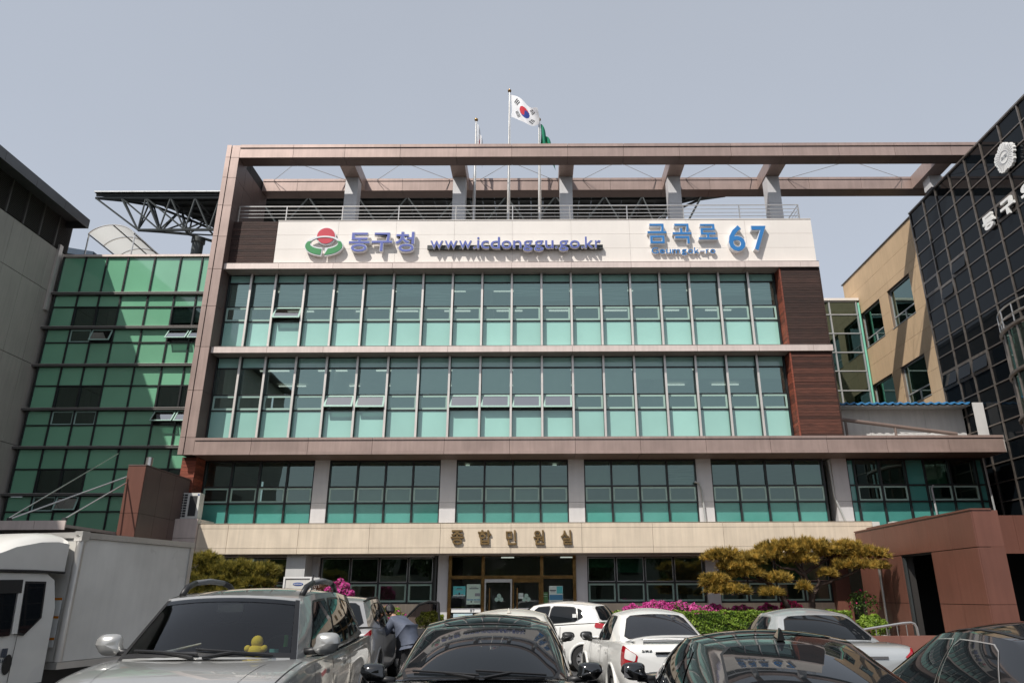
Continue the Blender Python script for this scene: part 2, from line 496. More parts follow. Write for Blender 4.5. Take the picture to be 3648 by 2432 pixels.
def ring(x0, x1, y, z0, z1, w, t=0.03):
    m = MB()
    m.box(x0, x1, y, y + t, z1 - w, z1); m.box(x0, x1, y, y + t, z0, z0 + w)
    m.box(x0, x0 + w, y, y + t, z0 + w, z1 - w); m.box(x1 - w, x1, y, y + t, z0 + w, z1 - w)
    return m


def pane_geo(x0, x1, y, z0, z1, tilt=0.0):
    a = random.uniform(-tilt, tilt) * (x1 - x0); b = random.uniform(-tilt, tilt) * (z1 - z0)
    return MB().add([(x0, y, z0), (x1, y + a, z0), (x1, y + a + b, z1), (x0, y + b, z1)], [(0, 1, 2, 3)])


def awning(parent, x0, x1, y, z0, z1, mfr, mgl, w=0.075, ang=0.0, name='awning_window'):
    """top-hung sash (part) with its pane (sub-part); ang opens it outwards"""
    fr = ring(x0, x1, y, z0, z1, w)
    pn = MB().add([(x0 + w, y + 0.012, z0 + w), (x1 - w, y + 0.012, z0 + w), (x1 - w, y + 0.012, z1 - w), (x0 + w, y + 0.012, z1 - w)], [(0, 1, 2, 3)])
    if ang:
        c, s = math.cos(R(ang)), math.sin(R(ang))
        for m in (fr, pn):
            m.v = [(p[0], y + (p[1] - y) * c - (z1 - p[2]) * s - 0.03, z1 - (z1 - p[2]) * c - (p[1] - y) * s) for p in m.v]
    f = fr.build(name, mfr, parent)
    pn.build('pane', sash_sky if ang else mgl, f)
    if ang:
        st = MB()
        for xx in (x0 + 0.05, x1 - 0.05):
            st.tube([(xx, y + 0.03, z0 + 0.12), (xx, y - (z1 - z0) * math.sin(R(ang)) + 0.02, z0 + (z1 - z0) * (1 - math.cos(R(ang))) + 0.05)], 0.012, 4)
        st.tube([(x0 + 0.3 * (x1 - x0), y + 0.06, z0 + 0.02), (x1 - 0.2 * (x1 - x0), y + 0.05, z0 + 0.05)], 0.02, 5)
        st.build('stay_arm', steel_d, f)


MX = [-12.08, -11.15, -10.19] + [-10.19 + 1.155 * k for k in range(1, 17)] + [9.36]
floors = (dict(rows=(10.45, 11.69, 12.30, 13.31, 13.66), open={2: 26}, z=10.46),
          dict(rows=(6.96, 8.175, 8.765, 9.81, 10.24), open={4: 27, 5: 24, 8: 20, 9: 20, 10: 18, 11: 19}, z=7.0))
for fi, F in enumerate(floors):
    r = F['rows']
    for k, x in enumerate(MX):
        if k in (0, len(MX) - 1):
            bx('mullion', B, black_f, x - 0.03, x + 0.03, 25.93, 26.06, r[0], r[4])
            continue
        mu = bx('mullion', B, black_f, x - 0.042, x + 0.042, 25.84, 26.06, r[0], r[4])
        bx('mullion_cap', mu, alu, x - 0.038, x + 0.038, 25.79, 25.838, r[0], r[4])
    for k in range(len(MX) - 1):
        x0, x1 = MX[k] + 0.045, MX[k + 1] - 0.045
        for z in r[1:4]:
            bx('transom', B, black_f, x0, x1, 25.965, 26.05, z - 0.022, z + 0.022)
        bx('transom', B, black_f, x0, x1, 25.965, 26.05, r[4] - 0.035, r[4])
        pane_geo(x0, x1, 26.0, r[0], r[1] - 0.022, 0.0015).build('spandrel_pane', mint, B)
        pane_geo(x0, x1, 26.0, r[3] + 0.022, r[4] - 0.035, 0.0015).build('spandrel_pane', mint, B)
        pane_geo(x0, x1, 26.01, r[2] + 0.022, r[3] - 0.022, 0.0022).build('vision_pane', vision, B)
        awning(B, x0 + 0.004, x1 - 0.004, 25.975, r[1] + 0.026, r[2] - 0.026, frit, vision, 0.07, F['open'].get(k, 0))
        # back of the spandrels
        bx('spandrel_back', B, dark_in, x0, x1, 26.08, 26.1, r[0], r[1] - 0.03)
        # blinds inside
        if fi == 0:
            bot = r[2] + random.choice((0.02, 0.03, 0.05, 0.3, 0.5)) if k not in (8, 9, 14, 16) else r[2] + 0.75
            bx('blind', B, blind_w, x0 + 0.02, x1 - 0.02, 26.16, 26.175, bot, r[4])
        else:
            if 6 <= k <= 13:
                bot = r[2] + (0.02 if k not in (6, 7, 10, 11) else 0.22 if k < 8 else 0.08)
                bx('blind', B, blind_g, x0 + 0.02, x1 - 0.02, 26.16, 26.175, bot, r[4])
            elif k >= 14:
                bx('blind', B, blind_g, x0 + 0.02, x1 - 0.02, 26.16, 26.175, r[3] - 0.42, r[4])
    for k in range(9):                                     # ceiling lights
        x = -11.0 + 2.31 * k
        for y in (27.4, 29.6):
            bx('ceiling_light', B, lamp_m, x, x + 1.15, y, y + 0.09, r[4] - 0.10, r[4] - 0.06)
    for k in range(14):                                    # things on the sill level: boxes and files
        x = random.uniform(-11.6, 9.0)
        bx('cabinet', B, random.choice((blind_g, room_f, blind_w, room)), x, x + random.uniform(.3, .8), 27.0 + random.random(), 27.9, F['z'], r[1] + random.uniform(0.05, 0.5))

# timber boxes at the right end of the upper floors
for (z0, z1, mt, xr) in ((10.50, 13.64, wood_d, 10.925), (7.02, 10.22, wood_r, 10.95)):
    n = 30
    for k in range(n):
        a, b = z0 + (z1 - z0) * k / n, z0 + (z1 - z0) * (k + 1) / n
        j = random.uniform(0, 0.012)
        bx('timber_plank', B, wood_d if mt is wood_d else wood_m, 9.46, xr, 25.42 + j, 25.45, a + 0.004, b - 0.004)
        bx('timber_plank', B, wood_r, 9.405 + j * 0.5, 9.435, 25.44, 26.05, a + 0.004, b - 0.004)
    bx('timber_corner', B, wood_r, 9.40, 9.455, 25.405, 25.435, z0, z1)
    bx('timber_corner', B, wood_d, xr + 0.003, xr + 0.05, 25.405, 25.48, z0, z1)
    bx('timber_backing', B, joint_d, 9.44, xr, 25.455, 26.74, z0, z1)

# lower beam of the frame
jl = [-12.095, -10.09, -8.08, -5.81, -3.27, -0.96, 1.36, 3.665, 5.98, 8.25, 10.25, 12.36, 14.55, 16.5]
bx('beam_core', B, joint_d, -12.1, 16.45, 25.23, 26.1, 6.43, 6.96)
panels_x('beam_panel', brown, jl, YF, 25.229, 6.505, 6.895)
panels_x('beam_cap', brown, jl, YF - 0.03, 25.229, 6.91, 7.0)
panels_x('beam_drip', brown, jl, YF - 0.03, 25.229, 6.396, 6.498)
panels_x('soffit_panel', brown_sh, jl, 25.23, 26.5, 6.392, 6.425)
bx('beam_end', B, alu, 16.45, 16.54, 25.21, 25.9, 6.40, 7.0)
panels_x('beam_top_flashing', brown, jl, 25.23, 25.96, 6.962, 6.985)

# second storey: grey columns and dark framed glazing
cols = ((-8.098, -7.562), (-3.50, -2.93), (1.145, 1.715), (5.80, 6.345), (10.74, 11.30))
for (a, b) in cols:
    bx('column_panel', B, col_gr, a, b, 26.30, 26.9, 4.86, 6.39)
    bx('column_panel', B, col_gr, a, b, 26.30, 26.9, 3.97, 4.85)
bays = [[-12.1, -11.115, -10.103, -9.09, -8.11], [-7.55, -6.53, -5.51, -4.506, -3.512], [-2.918, -1.906, -0.875, 0.13, 1.133],
        [1.727, 2.717, 3.731, 4.744, 5.788], [6.357, 7.322, 8.337, 9.377, 10.42], [11.31, 11.58, 12.496, 13.436, 14.129, 15.044, 16.009, 16.29]]
R2 = (3.97, 4.846, 5.43, 6.385)
for bi, xs in enumerate(bays):
    for x in xs:
        bx('mullion', B, black_f, x - 0.032, x + 0.032, 26.33, 26.5, R2[0], R2[3])
    for x0, x1 in zip(xs[:-1], xs[1:]):
        a, b = x0 + 0.035, x1 - 0.035
        for z in R2[1:3]:
            bx('transom', B, black_f, a, b, 26.34, 26.47, z - 0.025, z + 0.025)
        bx('transom', B, black_f, a, b, 26.34, 26.47, R2[3] - 0.06, R2[3])
        pane_geo(a, b, Y2, R2[0], R2[1] - 0.025, 0.0015).build('spandrel_pane', teal, B)
        bx('spandrel_back', B, dark_in, a, b, Y2 + 0.08, Y2 + 0.1, R2[0], R2[1] - 0.03)
        if bi == 5 and (b - a) < 0.75:
            pane_geo(a, b, Y2, R2[1] + 0.025, R2[3] - 0.06, 0.0015).build('spandrel_pane', teal, B)
            continue
        pane_geo(a, b, Y2 + 0.01, R2[2] + 0.025, R2[3] - 0.06, 0.0025).build('vision_pane', vision2, B)
        awning(B, a + 0.003, b - 0.003, 26.375, R2[1] + 0.03, R2[2] - 0.03, frit, vision2, 0.06)
        if (bi, xs.index(x0)) in ((1, 1), (1, 2), (2, 1), (2, 2), (3, 0), (3, 1), (3, 2)):
            bx('blind', B, blind_g, a + 0.02, b - 0.02, Y2 + 0.16, Y2 + 0.175, R2[2] - (0.5 if bi < 3 else -0.1), R2[3])
        elif (bi, xs.index(x0)) in ((3, 3), (4, 3), (5, 4)):
            bx('blind', B, blind_w if bi == 3 else blind_gr, a + 0.02, b - 0.02, Y2 + 0.16, Y2 + 0.175, R2[2] + 0.02, R2[3])
for k in range(8):
    bx('ceiling_light', B, lamp_m, -6.0 + 1.1 * k, -5.85 + 1.1 * k, 27.3 + 0.5 * (k % 3), 27.45 + 0.5 * (k % 3), 6.36, 6.385)
bx('timber_reveal', B, wood_r, -12.6, -12.14, 25.6, 26.42, 4.2, 6.39)
for k in range(18):
    z = 4.2 + 0.1215 * k
    bx('timber_plank', B, wood_r, -12.62, -12.12, 25.56 + random.uniform(0, .01), 25.595, z + 0.004, z + 0.1175)
    bx('timber_plank', B, wood_r, -12.135, -12.112, 25.6, 26.3, z + 0.004, z + 0.1175)

# sandstone band over the ground floor
sj = [-11.43, -10.41, -8.03, -5.64, -3.257, -0.879, 1.501, 3.889, 6.27, 8.66, 11.31]
bx('band_core', B, sealant, -11.41, 11.29, 25.03, 26.55, 3.06, 4.0)
for a, b in zip(sj[:-1], sj[1:]):
    for z0, z1 in ((3.03, 3.22), (3.22, 3.858), (3.858, 4.03)):
        bx('stone_panel', B, stone, a + 0.006, b - 0.006, 25.0, 25.028, z0 + 0.005, z1 - 0.005)
panels_x('band_coping', stone, sj, 25.0, 26.3, 4.005, 4.032, 0.01)
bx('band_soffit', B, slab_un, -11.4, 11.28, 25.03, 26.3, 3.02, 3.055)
bx('band_return', B, stone, 11.30, 11.33, 25.03, 26.3, 3.03, 4.03)
for x0, x1 in ((-12.35, -11.44),):
    bx('end_block', B, slab_m, x0, x1, 24.9, 26.2, 3.55, 4.18)
    bx('end_block', B, slab_m, x0, x1, 24.9, 26.2, 0.0, 3.54)

# ground floor: columns, plinth, windows
for (x0, x1, y0, y1, z0, z1, mt) in ((-8.43, -7.79, 25.3, 26.1, 0.5, 3.02, col_lt), (-3.44, -3.08, 26.2, 26.6, 0.0, 3.02, col_gr),
                                     (1.345, 1.735, 26.2, 26.6, 0.0, 3.02, col_gr), (5.85, 6.30, 26.2, 26.6, 0.5, 3.02, col_gr),
                                     (-7.93, -7.58, 26.2, 26.6, 0.5, 3.02, col_gr), (10.2, 10.7, 26.0, 26.6, 0.3, 3.02, terra),
                                     (-12.1, -11.5, 26.2, 26.6, 0.3, 3.02, col_gr)):
    bx('column_panel', B, mt, x0, x1, y0, y1, z0, z1)
ggroups = [[-11.45, -10.4, -9.4, -8.45, -7.95], [-7.56, -6.528, -5.525, -4.503, -3.62], [1.745, 2.745, 3.746, 4.768, 5.80], [6.32, 7.3, 8.3, 9.25, 10.18]]
GZ = (1.47, 2.12, 2.975)
for gi, xs in enumerate(ggroups):
    bx('plinth', B, stone, xs[0] - 0.05, xs[-1] + 0.05, 26.30, 26.6, 0.4, GZ[0] - 0.03)
    bx('window_header', B, col_gr, xs[0] - 0.02, xs[-1] + 0.02, 26.22, 26.6, GZ[2] + 0.005, 3.02)
    for x in xs:
        bx('mullion', B, black_f, x - 0.03, x + 0.03, 26.33, 26.48, GZ[0] - 0.03, GZ[2])
    for k, (x0, x1) in enumerate(zip(xs[:-1], xs[1:])):
        a, b = x0 + 0.033, x1 - 0.033
        for z in GZ:
            bx('transom', B, black_f, a, b, 26.34, 26.46, z - 0.03, z + 0.03)
        f = ring(a, b, 26.385, GZ[1] + 0.03, GZ[2] - 0.03, 0.018, 0.02).build('window_frame', steel, B)
        pane_geo(a + 0.018, b - 0.018, 26.40, GZ[1] + 0.048, GZ[2] - 0.048, 0.002).build('pane', vision2, f)
        awning(B, a, b, 26.37, GZ[0] + 0.03, GZ[1] - 0.03, frit, vision2, 0.06, 0, 'awning_window')
        if gi == 2 and k < 2:
            bx('blind', B, blind_gr, a, b, 26.52, 26.54, 2.62 if k == 0 else 2.45, 2.97)
        if gi == 3:
            bx('blind', B, blind_gr, a, b, 26.52, 26.54, 2.14, 2.97)
        if gi == 0 and k in (2,):
            bx('blind', B, blind_w, a, b, 26.52, 26.54, 2.7, 2.97)
bx('ground_floor_slab', B, room_f, -12.0, 16.4, 26.62, 31.9, 0.05, 0.13)
for k in range(9):
    for y in (27.4, 29.2):
        x = -10.6 + 2.3 * k
        bx('ceiling_light', B, lamp_m, x, x + 0.5, y, y + 0.08, 3.08, 3.12)
for k in range(10):
    x = -11 + 2.1 * k
    if -3.2 < x < 1.4: continue
    bx('counter', B, dark_in, x, x + 1.6, 28.2, 29.0, 0.13, 1.3)
for x in (-3.25, 1.45):
    bx('partition', B, dark_in, x, x + 0.1, 26.7, 31.9, 0.13, 3.15)
tb('drain_pipe', B, steel_d, [(-3.53, 26.2, 0.4), (-3.53, 26.2, 3.0)], 0.05, 8)

# entrance: brass frame, doors
E_ = (-3.01, -1.872, 0.157, 1.285)
for x in E_:
    bx('entrance_post', B, gold, x - 0.055, x + 0.055, 26.12, 26.28, 0.12, 3.06)
for (a, b) in zip(E_[:-1], E_[1:]):
    a += 0.055; b -= 0.055
    bx('entrance_transom', B, gold, a, b, 26.13, 26.27, 2.245, 2.355)
    bx('entrance_transom', B, gold, a, b, 26.13, 26.27, 3.0, 3.06)
    pane_geo(a, b, 26.2, 2.355, 3.0).build('glass_pane', clear, B)
for a, b in ((E_[0] + .055, E_[1] - .055), (E_[2] + .055, E_[3] - .055)):
    pane_geo(a, b, 26.2, 0.14, 2.245).build('glass_pane', clear, B)
for i, (a, b) in enumerate(((-1.815, -0.87), (-0.85, 0.10))):
    d = MB()
    w = 0.05
    d.box(a, b, 26.16, 26.21, 2.13, 2.24); d.box(a, b, 26.16, 26.21, 0.14, 0.30)
    d.box(a, a + w, 26.16, 26.21, 0.30, 2.13); d.box(b - w, b, 26.16, 26.21, 0.30, 2.13)
    dr = d.build('door', gold if i else steel, B)
    pane_geo(a + w, b - w, 26.185, 0.30, 2.13).build('pane', clear, dr)
    hx = a + 0.16 if i else a + 0.18
    tb('handle', dr, gold, [(hx, 26.08, 0.75), (hx, 26.08, 1.95)], 0.022, 8)
    # three-lobed frosted mark on the pane
    cxm = (a + b) / 2 + (0.0 if i else 0.03)
    mk = MB()
    for (dx, dz, r_) in ((0, 0.075, 0.07), (-0.075, -0.04, 0.072), (0.075, -0.04, 0.072)):
        mk.add([(cxm + dx + r_ * math.cos(t * math.pi / 12), 26.176 - 0.001 * (dx > 0) - 0.0005 * (dx < 0), 1.62 + dz + r_ * math.sin(t * math.pi / 12)) for t in range(24)], [tuple(range(24))])
    mk.build('door_mark', frit, dr)

for pts in ([(5.70, 26.22, 5.55), (5.86, 26.22, 5.5), (5.93, 26.22, 5.25), (5.98, 26.22, 4.1)], [(10.62, 26.2, 6.3), (10.66, 26.2, 5.0), (10.9, 26.1, 4.1)], [(14.3, 26.25, 5.4), (14.22, 26.25, 5.3), (14.25, 26.25, 4.0)], [(16.2, 26.1, 6.35), (16.25, 26.1, 3.9)]):
    tb('conduit', B, galv, pts, 0.035, 6)

bx('rear_wing', B, grey_pan, -12.0, 10.7, 32.25, 52.0, 0.0, 15.0)
bx('rear_wing_roof', B, slab_un, -12.1, 10.8, 32.25, 52.1, 15.01, 15.2)
for k in range(8):
    for z in (5.0, 8.3, 11.7):
        w_ = bx('side_window', B, black_f, 10.705, 10.74, 33.2 + 2.3 * k, 34.9 + 2.3 * k, z, z + 1.7)
        bx('pane', w_, dglass, 10.745, 10.75, 33.27 + 2.3 * k, 34.83 + 2.3 * k, z + 0.07, z + 1.63)
# ---------------------------------------------------------------- green glass wing to the left
W = thing('green_glass_wing', 'green glass curtain wall wing between the grey building and the brown framed building', 'building', (-16.6, 28.6, 0))
GX = [-20.70, -19.715, -18.784, -17.862, -16.694, -15.557, -14.618, -13.6, -12.64]
rows = [(4.04, 4.83, 'o'), (4.83, 5.43, 's'), (5.51, 6.475, 'v'), (6.475, 7.285, 'o'), (7.36, 8.245, 'o'), (8.245, 8.85, 's'), (8.93, 9.895, 'v'), (9.895, 10.72, 'o'),
        (10.79, 11.78, 'o'), (11.78, 12.38, 's'), (12.46, 13.39, 'v'), (13.39, 13.93, 'o'), (14.02, 15.74, 'o')]
yg = 28.6
bx('wall_core', W, dark_in, -20.85, -12.62, 29.6, 33.0, 0.0, 15.7)
bx('wall_core', W, dark_in, -20.85, -12.62, 28.66, 29.6, 0.0, 3.98)
for z in (5.47, 8.89, 12.42):
    bx('floor_slab', W, dark_in, -20.7, -12.7, 28.72, 29.6, z - 2.3, z - 0.2)
for (z0, z1, t) in rows:
    for k, (x0, x1) in enumerate(zip(GX[:-1], GX[1:])):
        a, b = x0 + 0.03, x1 - 0.03
        vis = k in (1, 2, 5, 6, 7)
        if t == 'v' and vis:
            pane_geo(a, b, yg + 0.01, z0 + 0.03, z1 - 0.03, 0.002).build('vision_pane', vision2, W)
            if k >= 5 and z0 > 12:
                bx('blind', W, blind_w, a, b, yg + 0.1, yg + 0.12, z0 + 0.25, z1)
        elif t == 's' and vis:
            op = {(8.245, 5): 33, (8.245, 6): 33, (11.78, 5): 33, (11.78, 6): 33, (11.78, 2): 20, (4.83, 2): 18}.get((z0, k), 0)
            awning(W, a, b, yg - 0.02, z0 + 0.02, z1 - 0.02, frit, vision2, 0.05, op)
        else:
            pane_geo(a, b, yg, z0 + 0.025, z1 - 0.025, 0.002).build('spandrel_pane', green_p, W)
for x in GX[:-1]:
    bx('mullion', W, black_f, x - 0.03, x + 0.03, 28.54, 28.7, 3.98, 15.74)
for i, (z0, z1, t) in enumerate(rows[1:]):
    if abs(z0 - rows[i][1]) < 0.01:
        bx('transom', W, black_f, -20.7, -12.65, 28.55, 28.69, z0 - 0.025, z0 + 0.025)
for z in (5.47, 7.325, 8.89, 10.755, 12.42, 13.975):
    bx('ledge', W, louv, -20.9, -12.65, 28.42, 28.69, z - 0.045, z + 0.04)
    bx('ledge_cap', W, alu, -20.9, -12.65, 28.40, 28.66, z + 0.042, z + 0.055)
panels_x('coping', slab_m, [-20.72, -19.0, -16.9, -14.7, -12.65], 28.50, 29.6, 15.75, 15.85, 0.012, W)
bx('roof', W, slab_un, -20.8, -12.62, 29.62, 33.0, 15.72, 15.8)

# ---------------------------------------------------------------- grey panel building on the far left
Gy = thing('grey_building', 'dark grey panelled building with louvred top storey and overhanging metal roof', 'building', (-26, 22, 0))
gx = -20.9
bx('wall_core', Gy, joint_d, -32, gx - 0.03, 12.0, 29.0, 0.0, 17.5)
zz = [0, 3.9, 7.45, 10.81, 14.05, 16.02]
ys = [28.98, 27.85, 26.72, 25.59, 24.46, 23.33, 22.2, 21.07, 19.94, 18.8, 17.6, 16.4, 15.2, 14.0, 12.8]
for a, b in zip(ys[1:], ys[:-1]):
    for z0, z1 in zip(zz[:-1], zz[1:]):
        bx('wall_panel', Gy, grey_pan, gx - 0.028, gx, a + 0.007, b - 0.007, z0 + 0.012, z1 - 0.012)
bx('corner_trim', Gy, alu, gx + 0.002, gx + 0.10, 28.30, 28.52, 13.2, 16.25)
bx('front_block', Gy, grey_pan, -32, gx - 0.03, -6.0, 11.98, 0.0, 17.4)
bx('front_block_eave', Gy, fascia, -32, -19.94, -6.0, 11.98, 17.42, 17.56)
yl = [28.95, 27.98, 26.99, 26.01, 25.01, 24.0, 23.0, 22.0, 21.0]
for a, b in zip(yl[1:], yl[:-1]):
    lp = bx('louvre_back', Gy, joint_d, gx - 0.029, gx - 0.02, a, b, 16.03, 17.48)
    for k in range(20):
        z = 16.06 + 0.07 * k
        MB().add([(gx - 0.018, a + 0.03, z + 0.045), (gx + 0.045, a + 0.03, z), (gx + 0.045, b - 0.03, z), (gx - 0.018, b - 0.03, z + 0.045),
                  (gx - 0.018, a + 0.03, z + 0.055), (gx + 0.045, a + 0.03, z + 0.012), (gx + 0.045, b - 0.03, z + 0.012), (gx - 0.018, b - 0.03, z + 0.055)],
                 [(0, 1, 2, 3), (7, 6, 5, 4), (1, 5, 6, 2), (0, 4, 5, 1), (3, 2, 6, 7)]).build('louvre_slat', louv, lp)
    bx('louvre_post', Gy, louv, gx - 0.02, gx + 0.06, a - 0.03, a + 0.03, 16.02, 17.48)
yf = [28.53, 26.81, 25.0, 23.2, 21.4, 19.6, 17.8, 16.0]
for a, b in zip(yf[1:], yf[:-1]):
    bx('fascia_panel', Gy, fascia, -19.93, -19.9, a + 0.006, b - 0.006, 17.13, 17.56)
    bx('soffit_panel', Gy, fascia, gx - 0.02, -19.935, a + 0.006, b - 0.006, 17.485, 17.50)
bx('roof_deck', Gy, fascia, -32, -19.94, 12.0, 28.5, 17.505, 17.54)
bx('fascia_end', Gy, fascia, -23.0, -19.94, 28.505, 28.53, 17.14, 17.5)

# blue roof edge behind the grey building
o = thing('blue_roof_shed', 'small blue sheet roof peeping out behind the grey building', 'shed', (-21.6, 34, 15.8))
MB().box(-22.6, -21.2, 31.0, 37.0, 15.8, 16.9).build('wall', beige, o)
MB().prism([(-22.7, 30.8, 17.15), (-21.0, 30.8, 16.85), (-21.0, 30.8, 17.15), (-22.7, 30.8, 17.45)], (0, 0, 0), (0, 6.4, 0)).build('roof', M('navy_roof', (0.012, 0.045, 0.09), 0.5, var=0.2), o)

# ---------------------------------------------------------------- steel space frame canopy on the roof
S = thing('space_frame_canopy', 'dark steel space frame canopy roof standing over the rooftop on round posts', 'canopy', (-6, 36, 15.4))
zt, zb_ = 20.75, 18.93


def cdepth(x, sh=0.0):
    """plan depth of the lens-shaped roof at x"""
    s = min(x + 22.3 - sh, (9.6 - sh * 0.5 - x) * 1.3)
    T = ((-9, 0), (0, 0), (2.3, .5), (3, 1.3), (3.65, 2.1), (4.6, 3.7), (7, 6.0), (10, 7.5), (40, 8.5))
    for (a, b), (c, d) in zip(T[:-1], T[1:]):
        if s <= c: return b + (d - b) * (s - a) / (c - a)
    return 8.5


tx = [-22.3, -21.0, -19.75, -18.5, -17.25, -16.0, -14.0, -11.5, -9.0, -6.5, -4.0, -1.5, 1.0, 3.5, 5.4, 7.0, 8.4, 9.6]
bxn = [-19.84, -18.78, -17.51, -16.3, -15.0, -12.75, -10.25, -7.75, -5.25, -2.75, -0.25, 2.25, 4.4, 6.0, 7.4]


def bar(p, q, r=0.055):
    if (Vector(p) - Vector(q)).length > 0.15: tb('strut', S, steel_d, [p, q], r, 5)


TN = [[(x, 32 + cdepth(x) * j / 2, zt) for j in range(3)] for x in tx]
BN = [[(x, 32 + cdepth(x, 2.4) * j, zb_) for j in (0.0, 0.75)] for x in bxn]
for a, b in zip(TN[:-1], TN[1:]):
    for j in range(3): bar(a[j], b[j], 0.07)
for a in TN:
    for j in range(2): bar(a[j], a[j + 1], 0.05)
for a, b in zip(BN[:-1], BN[1:]):
    for j in range(2): bar(a[j], b[j], 0.075)
for a in BN:
    bar(a[0], a[1], 0.05)
    near = sorted(TN, key=lambda t: abs(t[0][0] - a[0][0]))[:2]
    for t in near:
        bar(a[0], t[0], 0.045); bar(a[0], t[1], 0.045); bar(a[1], t[1], 0.045); bar(a[1], t[2], 0.045)
bar(TN[0][0], BN[0][0], 0.05); bar(TN[1][0], BN[0][0], 0.05); bar(TN[1][0], BN[1][0], 0.045); bar(TN[2][0], BN[2][0], 0.045)
for k in range(15):
    dy = 8.3 * k / 14
    xs_ = [x / 10 for x in range(-223, 97) if cdepth(x / 10) >= dy - 0.02]
    if len(xs_) > 10:
        bx('purlin', S, steel_d, xs_[0], xs_[-1], 32.0 + dy - 0.04, 32.04 + dy, 20.86, 20.96)
for a, b in zip(tx[:-1], tx[1:]):
    n_ = 4
    for i in range(n_ if b - a > 2 else 2):
        nn = n_ if b - a > 2 else 2
        xa, xb = a + (b - a) * i / nn, a + (b - a) * (i + 1) / nn - 0.01
        P_ = [(xa, 31.8, 0), (xb, 31.8, 0), (xb, 32.2 + cdepth(xb), 0), (xa, 32.2 + cdepth(xa), 0)]
        MB().prism(P_, (0, 0, 20.97), (0, 0, 21.0)).build('roof_sheet', steel_d, S)
        bx('roof_edge', S, galv, xa, xb, 31.77, 31.795, 20.965, 21.03)
for x, d in ((-17.2, 0.9), (-11.0, 3.5), (-3.0, 3.5), (5.0, 2.0)):
    tb('post', S, steel_d, [(x, 32 + d, 15.4), (x, 32 + d, 18.6), (x, 32 + d, 18.65), (x, 32 + d, 18.9)], [0.27, 0.27, 0.33, 0.33], 16)

# arched polycarbonate canopy on the green wing roof
A = thing('arched_roof_canopy', 'small arched translucent canopy with steel hoops on the green wing roof', 'canopy', (-19.6, 30.5, 15.8))
poly_m = bpy.data.materials.new('polycarbonate'); poly_m.use_nodes = True
_n = poly_m.node_tree.nodes; _l = poly_m.node_tree.links
_t = _n.new('ShaderNodeBsdfTranslucent'); _t.inputs[0].default_value = (0.50, 0.50, 0.48, 1)
_x = _n.new('ShaderNodeMixShader'); _x.inputs[0].default_value = 0.75
_n['Principled BSDF'].inputs['Base Color'].default_value = (0.5, 0.5, 0.48, 1)
_l.new(_n['Principled BSDF'].outputs[0], _x.inputs[1]); _l.new(_t.outputs[0], _x.inputs[2]); _l.new(_x.outputs[0], _n['Material Output'].inputs[0])
acx, awd = -19.07, 1.03


def arch_pt(t, y, dz=0.0):
    a = math.pi * (0.14 + 0.72 * t)
    return (acx - awd * math.cos(a) / math.cos(math.pi * 0.14), y, 17.08 + (math.sin(a) - math.sin(math.pi * 0.14)) * 0.78 + dz)


hoops = [28.9, 30.1, 31.3, 32.5]
for y in hoops:
    tb('hoop', A, steel, [arch_pt(k / 14, y) for k in range(15)], 0.03, 6)
for a, b in zip(hoops[:-1], hoops[1:]):
    for h in (0, 1):
        m = MB().grid([[arch_pt((h * 7 + k) / 14, a + 0.02, 0.035) for k in range(8)], [arch_pt((h * 7 + k) / 14, b - 0.02, 0.035) for k in range(8)]])
        m.build('polycarbonate_sheet', poly_m, A, smooth=True)
for t in (0, 0.5, 1):
    tb('purlin', A, steel_d, [arch_pt(t, 28.9, -0.02), arch_pt(t, 32.5, -0.02)], 0.03, 6)
for y in (28.95, 32.4):
    for t in (0, 1):
        p = arch_pt(t, y)
        tb('post', A, steel, [(p[0], p[1], 15.8), p], 0.035, 6)

# ---------------------------------------------------------------- council building on the right
K = thing('council_building', 'council building with black glass curtain wall and beige tiled rear part', 'building', (20, 26, 0))
kx = 17.0
ky = [28.98, 27.81, 26.82, 25.72, 24.61, 23.51, 22.38, 21.26, 20.1, 18.95, 17.8, 16.65, 15.5, 14.35]
kz = [17.96 - 0.69 * i for i in range(0, 26)]
bx('wall_core', K, dark_in, kx + 0.12, 30, 14.0, 28.95, 0.0, 17.9)
skipc = set()
for (i, j) in ((1, 6), (2, 5), (0, 5), (0, 11), (1, 11), (2, 11), (5, 4)):
    skipc.add((i, j))
for i, (b, a) in enumerate(zip(ky[:-1], ky[1:])):
    for j, (z1, z0) in enumerate(zip(kz[:-1], kz[1:])):
        if z0 < 3.0 or (z0 < 0.8): continue
        if (i, j) in skipc:                                # top-hung vent: frame and tilted pane
            f = MB()
            w = 0.06
            f.box(kx - 0.045, kx, a + 0.03, b - 0.03, z1 - 0.03 - w, z1 - 0.03); f.box(kx - 0.045, kx, a + 0.03, b - 0.03, z0 + 0.03, z0 + 0.03 + w)
            f.box(kx - 0.045, kx, a + 0.03, a + 0.03 + w, z0 + 0.09, z1 - 0.09); f.box(kx - 0.045, kx, b - 0.03 - w, b - 0.03, z0 + 0.09, z1 - 0.09)
            fo = f.build('vent_frame', bronze, K)
            t = 0.09 if (i, j) in ((1, 6), (2, 5), (0, 11), (1, 11), (2, 11), (5, 4)) else 0.0
            MB().add([(kx - 0.02 - t, a + 0.08, z0 + 0.09), (kx - 0.02 - t, b - 0.08, z0 + 0.09), (kx - 0.02, b - 0.08, z1 - 0.09), (kx - 0.02, a + 0.08, z1 - 0.09)],
                     [(3, 2, 1, 0)]).build('pane', dglass, fo)
            continue
        ti = random.uniform(-.002, .002); tj = random.uniform(-.002, .002)
        MB().add([(kx + ti, a + 0.025, z0 + 0.025), (kx + ti + tj, b - 0.025, z0 + 0.025), (kx + tj, b - 0.025, z1 - 0.025), (kx, a + 0.025, z1 - 0.025)], [(3, 2, 1, 0)]).build('glass_panel', dglass, K)
